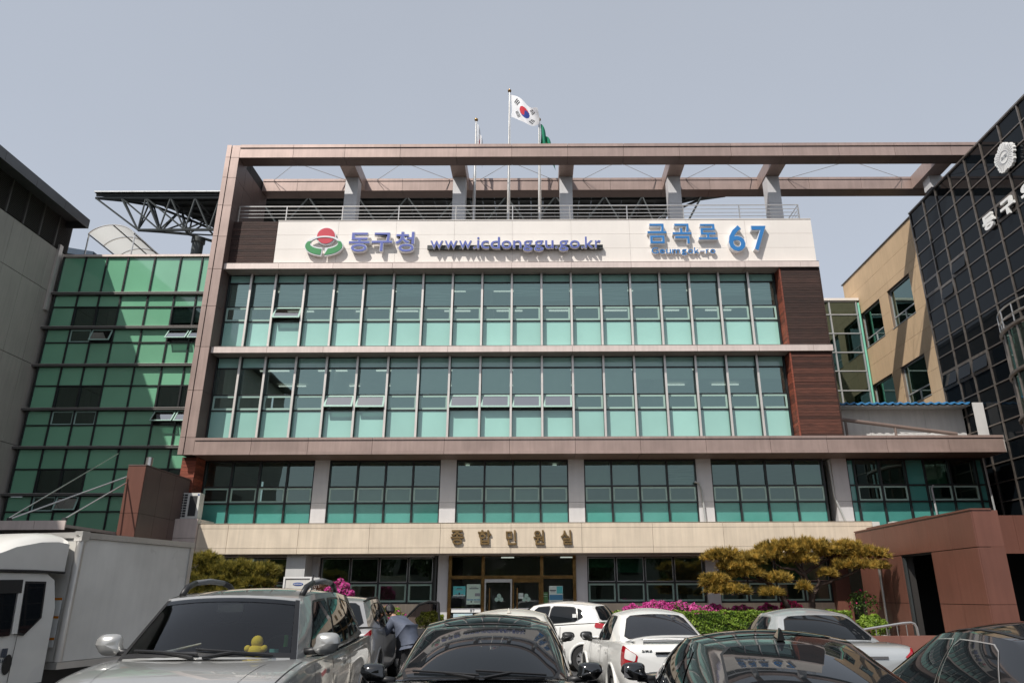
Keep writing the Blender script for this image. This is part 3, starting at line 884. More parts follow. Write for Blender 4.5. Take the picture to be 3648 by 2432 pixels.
for y in ky:
    bx('mullion', K, bronze, kx - 0.05, kx + 0.11, y - 0.028, y + 0.028, 3.0, 17.95)
for i, (b, a) in enumerate(zip(ky[:-1], ky[1:])):
    for z in kz:
        if z > 3.0:
            bx('transom', K, bronze, kx - 0.035, kx + 0.10, a + 0.03, b - 0.03, z - 0.022, z + 0.022)
bx('parapet_cap', K, bronze, kx - 0.07, kx + 0.3, 14.0, 29.02, 17.965, 18.03)
# beige tiled rear part
bxx = 17.1
bx('wall_core', K, joint_b, bxx + 0.3, 30, 29.05, 37.0, 0.0, 17.9)
wins = [(30.27, 32.45, 13.69, 15.59), (33.29, 35.45, 13.67, 15.62), (30.1, 32.3, 9.86, 11.71), (33.16, 35.4, 9.86, 11.72)]
tz = [17.93, 16.95, 16.0, 15.6, 14.6, 13.68, 12.7, 11.72, 10.8, 9.86, 8.8, 7.7]
tyl = [29.06, 30.19, 32.37, 33.22, 35.42, 36.9]
for a, b in zip(tyl[:-1], tyl[1:]):
    for z1, z0 in zip(tz[:-1], tz[1:]):
        iswin = any(abs(a - w0) < 0.35 and z0 >= w2 - 0.1 and z1 <= w3 + 0.1 for (w0, w1_, w2, w3) in wins)
        if not iswin:
            bx('wall_tile', K, beige, bxx, bxx + 0.03, a + 0.004, b - 0.004, z0 + 0.005, z1 - 0.005)
            bx('tile_backing', K, joint_b, bxx + 0.032, bxx + 0.3, a, b, z0, z1)
for (y0, y1, z0, z1) in ((30.19, 32.37, 13.68, 15.6), (33.22, 35.42, 13.68, 15.6), (30.19, 32.37, 9.86, 11.72), (33.22, 35.42, 9.86, 11.72)):
    f = MB()
    X0, X1 = bxx + 0.14, bxx + 0.20
    w = 0.06; zm = z0 + 0.52; ym = (y0 + y1) / 2
    for (a, b, c, d) in ((y0, y1, z1 - w, z1), (y0, y1, z0, z0 + w), (y0, y0 + w, z0 + w, z1 - w), (y1 - w, y1, z0 + w, z1 - w), (y0 + w, y1 - w, zm - 0.03, zm + 0.03), (ym - 0.035, ym + 0.035, z0 + w, zm - 0.03)):
        f.box(X0, X1, a, b, c, d)
    fo = f.build('window', galv, K)
    for (a, b, c, d) in ((y0 + w, y1 - w, zm + 0.03, z1 - w), (y0 + w, ym - 0.035, z0 + w, zm - 0.03), (ym + 0.035, y1 - w, z0 + w, zm - 0.03)):
        MB().add([(X0 + 0.03, a, c), (X0 + 0.03, b, c), (X0 + 0.03, b, d), (X0 + 0.03, a, d)], [(3, 2, 1, 0)]).build('pane', tgreen, fo)
    bx('sill', fo, galv, bxx - 0.02, bxx + 0.20, y0 - 0.02, y1 + 0.02, z0 - 0.03, z0)
bx('parapet_cap', K, bronze, bxx - 0.05, bxx + 0.4, 29.06, 37.0, 17.94, 17.99)
bx('room_back', K, dark_in, bxx + 0.25, bxx + 0.29, 30.0, 35.6, 9.5, 15.8)
# curved glazed bay with a rail
bay_c = (17.3, 20.9); bay_r = 2.4
for k in range(14):
    a0, a1 = R(100 + 160 * k / 14), R(100 + 160 * (k + 1) / 14)
    p = [(bay_c[0] + bay_r * math.cos(a), bay_c[1] - bay_r * math.sin(a) * -1) for a in (a0, a1)]
    for z0, z1 in ((3.85, 5.3), (5.35, 6.8), (6.85, 8.2), (8.25, 9.55)):
        MB().add([(p[0][0], p[0][1], z0), (p[1][0], p[1][1], z0), (p[1][0], p[1][1], z1), (p[0][0], p[0][1], z1)], [(0, 1, 2, 3)]).build('bay_pane', tgreen, K)
    tb('bay_mullion', K, bronze, [(p[0][0], p[0][1], 3.82), (p[0][0], p[0][1], 9.6)], 0.05, 6)
arc = [(bay_c[0] + (bay_r + 0.05) * math.cos(R(100 + 160 * k / 20)), bay_c[1] + (bay_r + 0.05) * math.sin(R(100 + 160 * k / 20))) for k in range(21)]
for z in (3.9, 5.32, 6.82, 8.22, 9.62):
    tb('bay_ring', K, bronze, [(x, y, z) for x, y in arc], 0.07, 6)
for z in (9.95, 10.28):
    tb('bay_rail', K, steel, [(x, y, z) for x, y in arc], 0.03, 6)
for (x, y) in arc[::2]:
    tb('bay_rail_post', K, steel, [(x, y, 9.65), (x, y, 10.28)], 0.025, 6)
MB().tube([(bay_c[0], bay_c[1], 3.85), (bay_c[0], bay_c[1], 9.55)], bay_r - 0.3, 24).build('bay_core', dark_in, K)

# glazed stair link between the two buildings
Lk = thing('stair_link', 'narrow glazed stair tower beside the beige tiled wall', 'building', (15.6, 35.6, 0))
lz = [16.33, 15.58, 14.53, 13.49, 12.48, 11.445, 10.4, 9.3, 8.2]
for z1, z0 in zip(lz[:-1], lz[1:]):
    pane_geo(13.9, 15.48, 35.4, z0 + 0.03, z1 - 0.03).build('pane', tgreen, Lk)
    pane_geo(15.54, 16.9, 35.4, z0 + 0.03, z1 - 0.03).build('pane', tgreen, Lk)
for z in lz:
    bx('transom', Lk, galv, 13.85, 16.95, 35.33, 35.44, z - 0.03, z + 0.03)
for x in (13.85, 15.5, 16.93):
    bx('mullion', Lk, galv, x - 0.035, x + 0.035, 35.34, 35.44, 8.1, 16.36)
stair_in = M('stair_plaster', (0.30, 0.30, 0.17), 0.9, var=0.1)
bx('back_wall', Lk, stair_in, 13.8, 17.05, 36.6, 36.8, 0.0, 16.3)
bx('roof', Lk, cream, 13.7, 17.08, 35.28, 36.8, 16.37, 16.5)
bx('side_wall', Lk, cream, 13.7, 13.8, 35.45, 36.6, 0, 16.3)
tb('painted_pipe', Lk, green_pipe, [(17.0, 35.25, 8.0), (17.0, 35.25, 16.2)], 0.055, 8)

# white annex with a blue corrugated roof edge
An = thing('roof_annex', 'low white panel annex with blue corrugated roof edge on the side roof', 'annex', (14.5, 28.5, 7.06))
panels_x('wall_panel', white_pan, [11.6, 13.2, 15.4, 16.95], 28.0, 28.04, 7.07, 8.63, 0.01, An)
bx('wall_core', An, joint_c, 11.6, 16.93, 28.042, 29.9, 7.07, 8.62)
bx('eave_panel', An, white_pan, 16.55, 16.94, 26.6, 26.65, 7.07, 8.55)
bx('gutter', An, galv, 11.55, 16.93, 27.40, 27.99, 8.625, 8.66)
m = MB()
prof = []
nC = 90
for k in range(nC + 1):
    x = 11.5 + 5.42 * k / nC
    prof.append((x, 8.74 + 0.045 * max(-0.35, math.cos(2 * math.pi * k / 5.0))))
m.grid([[(x, 27.35, z) for x, z in prof], [(x, 29.9, z + 0.25) for x, z in prof]])
m.grid([[(x, 27.35, z - 0.03) for x, z in prof], [(x, 29.9, z + 0.22) for x, z in prof]], 0, True)
m.grid([[(x, 27.35, z - 0.06) for x, z in prof], [(x, 27.35, z) for x, z in prof]])
m.build('roof_sheet', blue_roof, An)
dp = thing('drain_pipe', 'brown rooftop drain pipe sloping in front of the white annex', 'pipe', (14, 27.0, 7.06))
pipe_br = M('brown_pipe', (0.20, 0.15, 0.13), 0.4, var=0.1)
tb('pipe_run', dp, pipe_br, [(11.3, 26.9, 8.9), (11.35, 26.9, 8.1), (11.6, 26.9, 7.98), (15.9, 26.9, 7.40)], 0.075, 10)
for x, z in ((11.75, 7.92), (13.6, 7.66)):
    tb('support', dp, pipe_br, [(x, 26.9, 7.07), (x, 26.9, z)], 0.05, 8)
tb('conduit', dp, white_p, [(13.7, 26.8, 7.45), (14.6, 26.8, 7.42), (15.9, 26.8, 7.2)], 0.012, 6)

# ---------------------------------------------------------------- red-brown clad porch on the right
Pc = thing('clad_porch', 'red-brown panel clad porch with dark doorways in front of the council building', 'porch', (12, 20, 0))
px = 10.65
pj = [24.93, 24.31, 23.73, 22.82, 22.02, 21.10, 20.28, 19.2, 18.1]
for b, a in zip(pj[:-1], pj[1:]):
    bx('cladding_panel', Pc, terra, px, px + 0.03, a + 0.005, b - 0.005, 2.78, 3.64)
    if a > 22.0 or b < 20.29:
        for z0, z1 in ((1.46, 2.76), (0.0, 1.45)):
            bx('cladding_panel', Pc, terra, px + (0.0 if b < 20.29 else 0.012), px + 0.03, a + 0.005, b - 0.005, z0 + 0.005, z1)
bx('coping', Pc, terra, px - 0.02, px + 0.5, 18.08, 24.95, 3.645, 3.685)
bx('wall_core', Pc, joint_d, px + 0.032, px + 0.35, 18.14, 24.9, 2.74, 3.64)
bx('wall_core', Pc, joint_d, px + 0.032, px + 0.35, 22.03, 24.9, 0.0, 2.73)
bx('wall_core', Pc, joint_d, px + 0.032, px + 0.62, 18.14, 20.27, 0.0, 2.73)
for z0, z1 in ((0.0, 1.455), (1.46, 2.765), (2.775, 3.64)):
    bx('cladding_panel', Pc, terra, px + 0.035, px + 0.66, 18.1, 18.13, z0 + 0.005, z1)
bx('door_frame', Pc, steel_d, px + 0.04, px + 0.1, 20.29, 20.35, 0, 2.70)
bx('door_frame', Pc, steel_d, px + 0.04, px + 0.1, 21.93, 22.0, 0, 2.70)
bx('roof_slab', Pc, terra, px + 0.4, 16.9, 21.0, 24.9, 3.55, 3.80)
bx('roof_slab', Pc, terra, px + 0.4, 11.35, 18.2, 20.99, 3.45, 3.63)
for k, (a, b) in enumerate(((11.36, 12.6), (12.6, 13.5), (13.5, 14.6), (14.6, 15.8), (15.8, 16.9))):
    bx('cladding_panel', Pc, terra, a + 0.005, b - 0.005, 20.95, 20.99, 2.76, 3.80)
bx('inner_wall', Pc, dark_in, 12.9, 13.0, 21.1, 24.9, 0, 3.5)
bx('inner_wall', Pc, dark_in, 11.1, 16.8, 24.6, 24.8, 0, 3.5)
tb('pipe', Pc, steel, [(px - 0.1, 23.3, 0.1), (px - 0.1, 23.3, 2.7)], 0.045, 8)

# ---------------------------------------------------------------- left entrance canopy with tie rods and its pier
Cn = thing('entrance_canopy', 'flat metal entrance canopy hung on two tie rods from a brown pier', 'canopy', (-13, 21, 0))
ct = [4.09, 5.56]
for z0, z1 in ((0, 1.3), (1.3, 2.7), (2.7, 4.12), (4.12, 5.555)):
    bx('pier_panel', Cn, terra, -12.75, -12.205, 22.5, 22.53, z0 + 0.005, z1 - 0.005)
    for a, b in ((22.535, 23.5), (23.5, 24.5), (24.5, 25.55)):
        bx('pier_panel', Cn, brown_sh, -12.235, -12.2, a + 0.005, b - 0.005, z0 + 0.005, z1 - 0.005)
bx('pier_core', Cn, joint_d, -12.73, -12.24, 22.54, 25.55, 0, 5.55)
bx('pier_cap', Cn, brown_sh, -12.76, -12.19, 22.49, 25.55, 5.56, 5.60)
panels_x('canopy_edge', slab_m, [-18.6, -16.9, -15.2, -13.6, -12.76], 20.0, 20.04, 3.42, 3.66, 0.01, Cn)
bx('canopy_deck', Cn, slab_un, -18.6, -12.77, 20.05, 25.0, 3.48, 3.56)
tb('tie_rod', Cn, steel, [(-12.72, 22.46, 5.21), (-14.346, 20.05, 3.70)], 0.022, 6)
tb('tie_rod', Cn, steel, [(-12.70, 22.46, 5.03), (-12.85, 20.05, 3.70)], 0.022, 6)
tb('tie_rod', Cn, steel, [(-15.2, 26.0, 6.6), (-14.40, 20.05, 3.70)], 0.022, 6)
for x in (-14.36, -12.86):
    bx('rod_bracket', Cn, steel_d, x - 0.04, x + 0.06, 20.03, 20.12, 3.66, 3.74)
st = thing('flue_stack', 'short stainless flue stack behind the brown pier', 'flue', (-13.3, 25.0, 0))
tb('pipe', st, steel, [(-13.47, 25.0, 0), (-13.47, 25.0, 6.27)], 0.11, 16)

# ---------------------------------------------------------------- roof railing
Rl = thing('roof_railing', 'stainless steel rail fence along the top of the cream sign wall', 'railing', (-0.7, 25.75, 15.4))
rp = [-12.034, -10.107, -7.836, -5.556, -3.241, -0.946, 1.378, 3.687, 5.975, 8.253, 10.656]
for x in rp:
    tb('post', Rl, steel, [(x, 25.82, 15.4), (x, 25.82, 16.65)], 0.028, 6)
for z, r in ((16.64, 0.028), (16.46, 0.016), (16.30, 0.016), (16.14, 0.016)):
    tb('rail', Rl, steel, [(-12.05, 25.82, z), (10.66, 25.82, z), (10.66, 27.6, z)], r, 6)

tk = thing('roof_tank', 'low reddish brown domed tank on the roof behind the railing', 'tank', (8.6, 30, 15.4))
MB().tube([(8.6, 30, 15.4), (8.6, 30, 17.0)], 1.1, 24).build('drum', granite_r, tk)
MB().ball((8.6, 30, 17.0), (1.15, 1.15, .35), 24, 10).build('dome', granite_r, tk, smooth=True)
# ---------------------------------------------------------------- lettering
blue_l = M('sign_blue', (0.105, 0.135, 0.42), 0.4, var=0.06)
blue_2 = M('sign_azure', (0.03, 0.19, 0.48), 0.4, var=0.05)
edge_w = M('letter_edge', (0.72, 0.73, 0.75), 0.4)
bronze_l = M('bronze_letter', (0.24, 0.155, 0.065), 0.4, metal=0.55, var=0.25, nscale=8)
rail_m = M('sign_rail', (0.045, 0.05, 0.05), 0.5)
red_l = M('sign_red', (0.55, 0.045, 0.07), 0.35, var=0.08)
green_l = M('sign_green', (0.05, 0.27, 0.09), 0.35, var=0.08)
txt_dark = M('print_dark', (0.05, 0.06, 0.08), 0.6)
txt_grey = M('print_grey', (0.25, 0.26, 0.28), 0.6)
def letter(name, parent, ch, box, d0, d1, mat, off, ref=None, axis='y', shear=0.0):
    """glyph fitted to box=(left,right,z0,z1), from depth d0 (back) to d1 (front); ref: offset whose outline fills the box"""
    vs, fs = glyph(ch, off)
    rv, _ = glyph(ch, off if ref is None else ref)
    x0, x1 = min(v[0] for v in rv), max(v[0] for v in rv); y0, y1 = min(v[1] for v in rv), max(v[1] for v in rv)
    out = []
    for v in vs:
        a = box[0] + (v[0] - x0) / (x1 - x0) * (box[1] - box[0])
        z = box[2] + (v[1] - y0) / (y1 - y0) * (box[3] - box[2])
        a += shear * (z - box[2])
        d = d0 + (v[2] + 0.5) * (d1 - d0)
        out.append((a, d, z) if axis == 'y' else (d, a, z))
    return MB().add(out, fs).build(name, mat, parent)


def channel_letter(parent, ch, box, yb, yf, mface, off, border):
    o = letter('letter', parent, ch, box, yb, yf, edge_w, off)
    letter('letter_face', o, ch, box, yf + 0.002, yf - 0.012, mface, off - border, off)


sg = thing('district_office_sign', 'blue Korean channel letters beside the round emblem on the cream wall', 'sign', (-6, 25.4, 14.3))
for ch, b in (('동', (-7.358, -6.519, 14.367, 15.221)), ('구', (-6.467, -5.639, 14.391, 15.217)), ('청', (-5.544, -4.77, 14.36, 15.252))):
    channel_letter(sg, ch, b, 25.52, 25.38, blue_l, 0.030, 0.018)
    xm = (b[0] + b[1]) / 2
    tb('standoff', sg, steel_d, [(xm, 25.52, 14.8), (xm, 25.6, 14.8)], 0.02, 5)

sg = thing('web_address_sign', 'blue web address letters mounted on a dark horizontal rail', 'sign', (-0.8, 25.4, 14.4))
bx('rail', sg, rail_m, -4.268, 2.625, 25.44, 25.56, 14.51, 14.68)
for x in (-3.9, -2.2, -0.5, 1.0, 2.3):
    tb('standoff', sg, steel_d, [(x, 25.56, 14.6), (x, 25.6, 14.6)], 0.03, 5)
txt = 'www.icdonggu.go.kr'
adv = dict(zip('w.icdonguk r', [0] * 12))
wd = {'w': 0.60, '.': 0.155, 'i': 0.165, 'c': 0.40, 'd': 0.46, 'o': 0.48, 'n': 0.42, 'g': 0.46, 'u': 0.42, 'k': 0.42, 'r': 0.30}
tot = sum(wd[c] for c in txt)
x = -4.171; kx_ = (2.562 + 4.171) / tot
base, xh, asc, des = 14.475, 0.345, 0.50, -0.125
hts = {'w': (0, xh), '.': (0, 0.075), 'i': (0, asc), 'c': (-.01, xh), 'd': (-.01, asc), 'o': (-.01, xh), 'n': (0, xh), 'g': (des, xh), 'u': (-.01, xh), 'k': (0, asc), 'r': (0, xh)}
for c in txt:
    w = wd[c] * kx_
    h = hts[c]
    pad = 0.025 * kx_
    channel_letter(sg, c, (x + pad, x + w - pad, base + h[0], base + h[1]), 25.435, 25.33, blue_l, 0.012, 0.012)
    x += w

sg = thing('street_name_sign', 'azure Korean street name letters above their small romanised name', 'sign', (5.8, 25.4, 14.4))
for ch, b in (('금', (4.397, 5.158, 14.70, 15.59)), ('곡', (5.39, 6.141, 14.69, 15.586)), ('로', (6.407, 7.165, 14.87, 15.57))):
    channel_letter(sg, ch, b, 25.6, 25.42, blue_2, 0.024, 0.014)
sg2 = thing('romanised_street_name', 'small azure letters reading Geumgok-ro under the Korean street name', 'sign', (5.8, 25.5, 14.2))
gt = 'Geumgok-ro'
gw = {'G': 0.70, 'e': .55, 'u': .53, 'm': .80, 'g': .55, 'o': .56, 'k': .50, '-': .50, 'r': .36}
x = 4.504; sc_ = (7.06 - 4.504) / sum(gw[c] for c in gt)
for c in gt:
    w = gw[c] * sc_
    hh = {'G': (0, .27), 'e': (0, .195), 'u': (0, .195), 'm': (0, .195), 'g': (-.07, .195), 'o': (0, .195), 'k': (0, .27), '-': (.085, .115), 'r': (0, .195)}[c]
    channel_letter(sg2, c, (x + 0.02, x + w - 0.02, 14.295 + hh[0], 14.295 + hh[1]), 25.6, 25.48, blue_2, 0.008, 0.008)
    x += w
sg = thing('building_number_sign', 'large azure number 67 in raised digits on the cream wall', 'sign', (8.3, 25.4, 14.3))
for ch, b in (('6', (7.554, 8.235, 14.335, 15.51)), ('7', (8.499, 9.105, 14.358, 15.473))):
    channel_letter(sg, ch, b, 25.6, 25.40, blue_2, 0.024, 0.014)

# round emblem: red ball on a green open ring
lg = thing('emblem_sign', 'round emblem of a red ball above an open green ring', 'emblem', (-8.33, 25.4, 14.3))
U, V = 0.005344, 0.00552


def lp(px_, py_): return (-9.081 + (px_ - 655) * U, 15.478 - (py_ - 1140) * V)


def flat(name, pts, y0, y1, mat):
    P = [(p[0], 0, p[1]) for p in [lp(*q) for q in pts]]
    # front is towards -y
    return MB().prism(P, (0, y0, 0), (0, y1, 0)).build(name, mat, lg)


def strip(name, outer, inner, y0, y1, mat):
    O = [lp(*q) for q in outer]; I = [lp(*q) for q in inner]
    m = MB()
    for ya, flip in ((y1, False), (y0, True)):
        m.grid([[(p[0], ya, p[1]) for p in O], [(p[0], ya, p[1]) for p in I]], 0, flip)
    m.grid([[(p[0], y1, p[1]) for p in O], [(p[0], y0, p[1]) for p in O]]); m.grid([[(p[0], y1, p[1]) for p in I], [(p[0], y0, p[1]) for p in I]], 0, True)
    for q, w in ((O[0], I[0]), (O[-1], I[-1])):
        m.add([(q[0], y0, q[1]), (q[0], y1, q[1]), (w[0], y1, w[1]), (w[0], y0, w[1])], [(0, 1, 2, 3)])
    return m.build(name, mat, lg)


def ell(cx_, cy_, rx, ry, a0, a1, n=28):
    return [(cx_ + rx * math.cos(R(a0 + (a1 - a0) * k / n)), cy_ + ry * math.sin(R(a0 + (a1 - a0) * k / n))) for k in range(n + 1)]


flat('ball_edge', ell(803, 1208, 72, 68, 0, 350, 35), 25.55, 25.44, edge_w)
flat('ball', ell(803, 1208, 65, 62, 0, 350, 35), 25.438, 25.42, red_l)
strip('ring_edge', ell(797, 1290, 143, 80, 95, 445, 60), ell(797, 1264, 100, 42, 95, 445, 60), 25.50, 25.40, edge_w)
strip('ring_green', ell(797, 1290, 136, 72, 98, 208, 30), ell(797, 1272, 103, 43, 98, 212, 30), 25.398, 25.385, green_l)
strip('ring_green', ell(797, 1290, 136, 72, 86, -28, 30), ell(797, 1272, 103, 43, 72, -32, 30), 25.398, 25.385, green_l)
for x in (-8.7, -8.0):
    tb('standoff', lg, steel_d, [(x, 25.5, 14.55), (x, 25.6, 14.55)], 0.03, 5)

# bronze letters over the entrance
sg = thing('civil_service_sign', 'bronze Korean letters fixed on the sandstone band over the entrance', 'sign', (-0.85, 24.96, 3.3))
for ch, b in (('종', (-2.882, -2.447, 3.315, 3.786)), ('합', (-1.966, -1.526, 3.315, 3.783)), ('민', (-1.028, -0.69, 3.305, 3.779)), ('원', (-0.112, 0.253, 3.30, 3.776)), ('실', (0.804, 1.174, 3.305, 3.773))):
    letter('letter', sg, ch, b, 24.998, 24.93, bronze_l, 0.022, shear=-0.05)

# council emblem and letters on the black glass
ce = thing('council_emblem', 'white scalloped flower emblem on the black glass wall', 'emblem', (16.85, 22.25, 16.45))
wht = M('sign_white', (0.82, 0.82, 0.80), 0.4, var=0.03)
ey, ez, er = 22.23, 16.47, 0.56
pts = []
for k in range(150):
    a = 2 * math.pi * k / 150
    r = er * (0.80 + 0.17 * abs(math.cos(2.5 * (a - math.pi / 2))) ** 0.8 + 0.028 * math.cos(25 * a))
    pts.append((0, ey + r * math.cos(a) * 1.02, ez + r * math.sin(a) * 1.02))
MB().prism(pts, (16.92, 0, 0), (16.82, 0, 0)).build('rosette', wht, ce)
m = MB()
for k in range(30):
    a = 2 * math.pi * (k + 0.5) / 30
    rr = er * (0.74 + 0.16 * abs(math.cos(2.5 * (a - math.pi / 2))))
    m.tube([(16.815, ey + 0.27 * math.cos(a), ez + 0.27 * math.sin(a)), (16.815, ey + rr * math.cos(a), ez + rr * math.sin(a))], 0.006, 4)
m.build('petal_lines', txt_grey, ce)
m = MB()
m.tube([(16.815, ey + 0.235 * math.cos(2 * math.pi * k / 36), ez + 0.235 * math.sin(2 * math.pi * k / 36)) for k in range(37)], 0.010, 5)
m.build('disc_ring', txt_grey, ce)
letter('letter', ce, '의', (ey + 0.17, ey + 0.01, ez - 0.08, ez + 0.08), 16.83, 16.81, txt_grey, 0.005, axis='x')
letter('letter', ce, '회', (ey - 0.01, ey - 0.17, ez - 0.08, ez + 0.08), 16.83, 16.81, txt_grey, 0.005, axis='x')
cs = thing('council_sign', 'white Korean letters on the black glass wall under the flower emblem', 'sign', (16.85, 22.8, 14.5))
for ch, (a, b) in (('동', (24.20, 23.54)), ('구', (23.10, 22.38)), ('의', (21.95, 21.22)), ('회', (20.8, 20.1))):
    letter('letter', cs, ch, (a, b, 14.47, 15.06), 16.94, 16.84, wht, 0.05, axis='x')

# ---------------------------------------------------------------- posters and notices at the entrance
paper_c = M('paper_turquoise', (0.10, 0.50, 0.52), 0.6)
paper_w = M('paper_white', (0.62, 0.72, 0.68), 0.6)
paper_m = M('paper_mint', (0.52, 0.68, 0.58), 0.6)
paper_b = M('paper_blue', (0.06, 0.22, 0.38), 0.6)
paper_g = M('paper_green', (0.06, 0.16, 0.05), 0.6)


def poster(name, label, x0, x1, z0, z1, base, marks):
    p = thing(name, label, 'poster', ((x0 + x1) / 2, 26.15, z0))
    bx('sheet', p, base, x0, x1, 26.165, 26.175, z0, z1)
    for (a, b, c, d, mt) in marks:
        w, h = x1 - x0, z1 - z0
        bx('print', p, mt, x0 + a * w, x0 + b * w, 26.161, 26.164, z0 + c * h, z0 + d * h)


poster('notice', 'turquoise notice with a white lower strip on the entrance glass', -2.89, -2.466, 1.69, 2.01, paper_c,
       [(0.02, .98, .02, .12, paper_w), (.2, .8, .62, .70, txt_grey), (.3, .7, .76, .82, txt_dark), (.44, .58, .14, .36, txt_dark), (.2, .36, .14, .22, txt_grey), (.66, .82, .14, .22, txt_grey)])
poster('poster', 'pale green poster with a pen picture beside the turquoise notice', -2.423, -1.946, 1.424, 2.077, paper_m,
       [(.2, .85, .76, .80, txt_dark), (.3, .7, .84, .87, txt_grey), (.03, .24, .20, .25, paper_b), (.27, .49, .20, .25, paper_b), (.52, .73, .20, .25, paper_b), (.76, .97, .20, .25, paper_b), (.3, .4, .1, .16, txt_dark), (.55, .95, .1, .15, txt_grey), (.6, .97, .40, .55, txt_grey)])
poster('poster', 'white and blue harbour picture poster on the right entrance glass', 0.405, 0.879, 1.355, 2.012, paper_w,
       [(.55, .98, .62, .98, paper_c), (.02, .98, .30, .56, paper_b), (.04, .5, .76, .80, txt_dark), (.1, .45, .70, .73, txt_grey), (.1, .9, .06, .08, txt_grey), (.1, .9, .14, .16, txt_grey), (.1, .6, .22, .24, txt_grey)])
poster('notice', 'dark green notice beside the harbour poster', 0.19, 0.368, 1.457, 1.81, paper_g, [(.15, .85, .8, .84, paper_m), (.15, .85, .6, .63, paper_m)])
poster('notice', 'two small white notices on the right door leaf', -0.647, -0.481, 1.6, 1.782, paper_w, [(0, 1, .46, .52, txt_dark)])
for i, (x0, x1, lab) in enumerate(((-2.93, -1.93, 'white slogan strip across the left entrance glass'), (-0.79, 0.04, 'white slogan strip across the right door leaf'))):
    p = thing('slogan_strip', lab, 'notice', ((x0 + x1) / 2, 26.15, 1.165))
    bx('strip', p, white_p, x0, x1, 26.148, 26.155, 1.165, 1.30)
    letter('letter', p, '동', (x1 - 0.36, x1 - 0.29, 1.18, 1.265), 26.146, 26.142, txt_dark, 0.02)
    letter('letter', p, '구', (x1 - 0.28, x1 - 0.21, 1.18, 1.265), 26.146, 26.142, txt_dark, 0.02)
poster('poster', 'pale blue poster low on the left entrance glass', -2.86, -2.2, 0.75, 1.13, M('paper_sky', (0.42, 0.55, 0.62), 0.6),
       [(.25, .6, .82, .92, paper_m), (.25, .7, .45, .62, txt_dark), (.1, .9, .3, .36, txt_grey)])

# ---------------------------------------------------------------- air conditioner units
sam_b = M('badge_blue', (0.02, 0.07, 0.30), 0.4)


def oval(name, parent, cx_, y, cz, rx, rz, mat):
    P = [(cx_ + rx * math.cos(2 * math.pi * k / 24), 0, cz + rz * math.sin(2 * math.pi * k / 24)) for k in range(24)]
    return MB().prism(P, (0, y + 0.004, 0), (0, y, 0)).build(name, mat, parent)


ac = thing('air_conditioner', 'white outdoor air conditioner unit with slotted side on the end block by the brown pier', 'air conditioner', (-11.95, 25.4, 4.18))
bx('casing', ac, ac_white, -12.32, -11.62, 25.2, 25.55, 4.22, 5.08)
for i in range(2):
    for k in range(9):
        bx('slot', ac, ac_dark, -12.28 + 0.13 * i, -12.17 + 0.13 * i, 25.192, 25.198, 4.27 + 0.088 * k, 4.335 + 0.088 * k)
bx('fan_panel', ac, ac_dark, -11.96, -11.70, 25.192, 25.198, 4.30, 4.98)
b = oval('badge', ac, -11.67, 25.19, 5.02, 0.035, 0.022, sam_b)
for x in (-12.25, -11.7):
    bx('foot', ac, ac_dark, x - 0.03, x + 0.03, 25.22, 25.53, 4.18, 4.218)

ac = thing('air_conditioner', 'white outdoor air conditioner unit with blue oval badge beside the azalea', 'air conditioner', (-7.35, 23.7, 0.55))
bx('casing', ac, ac_white, -7.86, -6.98, 23.5, 23.86, 0.60, 2.27)
bx('casing_side', ac, col_lt, -6.978, -6.76, 23.54, 23.86, 0.62, 2.25)
f = ring(-7.855, -6.985, 23.47, 0.62, 2.275, 0.05, 0.028).build('front_frame', white_p, ac)
b = oval('badge', ac, -7.40, 23.49, 2.06, 0.16, 0.048, sam_b)
xx = -7.53
for c in 'SAMSUNG':
    letter('letter', b, c, (xx, xx + 0.03, 2.04, 2.078), 23.49, 23.486, white_p, 0.02)
    xx += 0.037
for x in (-7.7, -7.1):
    bx('foot', ac, ac_dark, x - 0.05, x + 0.05, 23.52, 23.84, 0.55, 0.598)
for lab, x0, x1, y in (('white air conditioner unit at the right end of the sandstone band', 11.36, 11.66, 25.2), ('white air conditioner unit with fan behind the porch roof edge', 12.05, 12.95, 25.1)):
    ac = thing('air_conditioner', lab, 'air conditioner', ((x0 + x1) / 2, y + .15, 3.8))
    bx('stand', ac, ac_dark, x0 + 0.05, x1 - 0.05, y + 0.03, y + 0.27, 3.30, 3.46)
    bx('casing', ac, ac_white, x0, x1, y, y + 0.32, 3.465, 4.03)
    m = MB().tube([((x0 + x1) / 2, y - 0.008, 3.76), ((x0 + x1) / 2, y - 0.002, 3.76)], min(0.24, (x1 - x0) * 0.4), 20).build('fan_grille', ac_dark, ac)

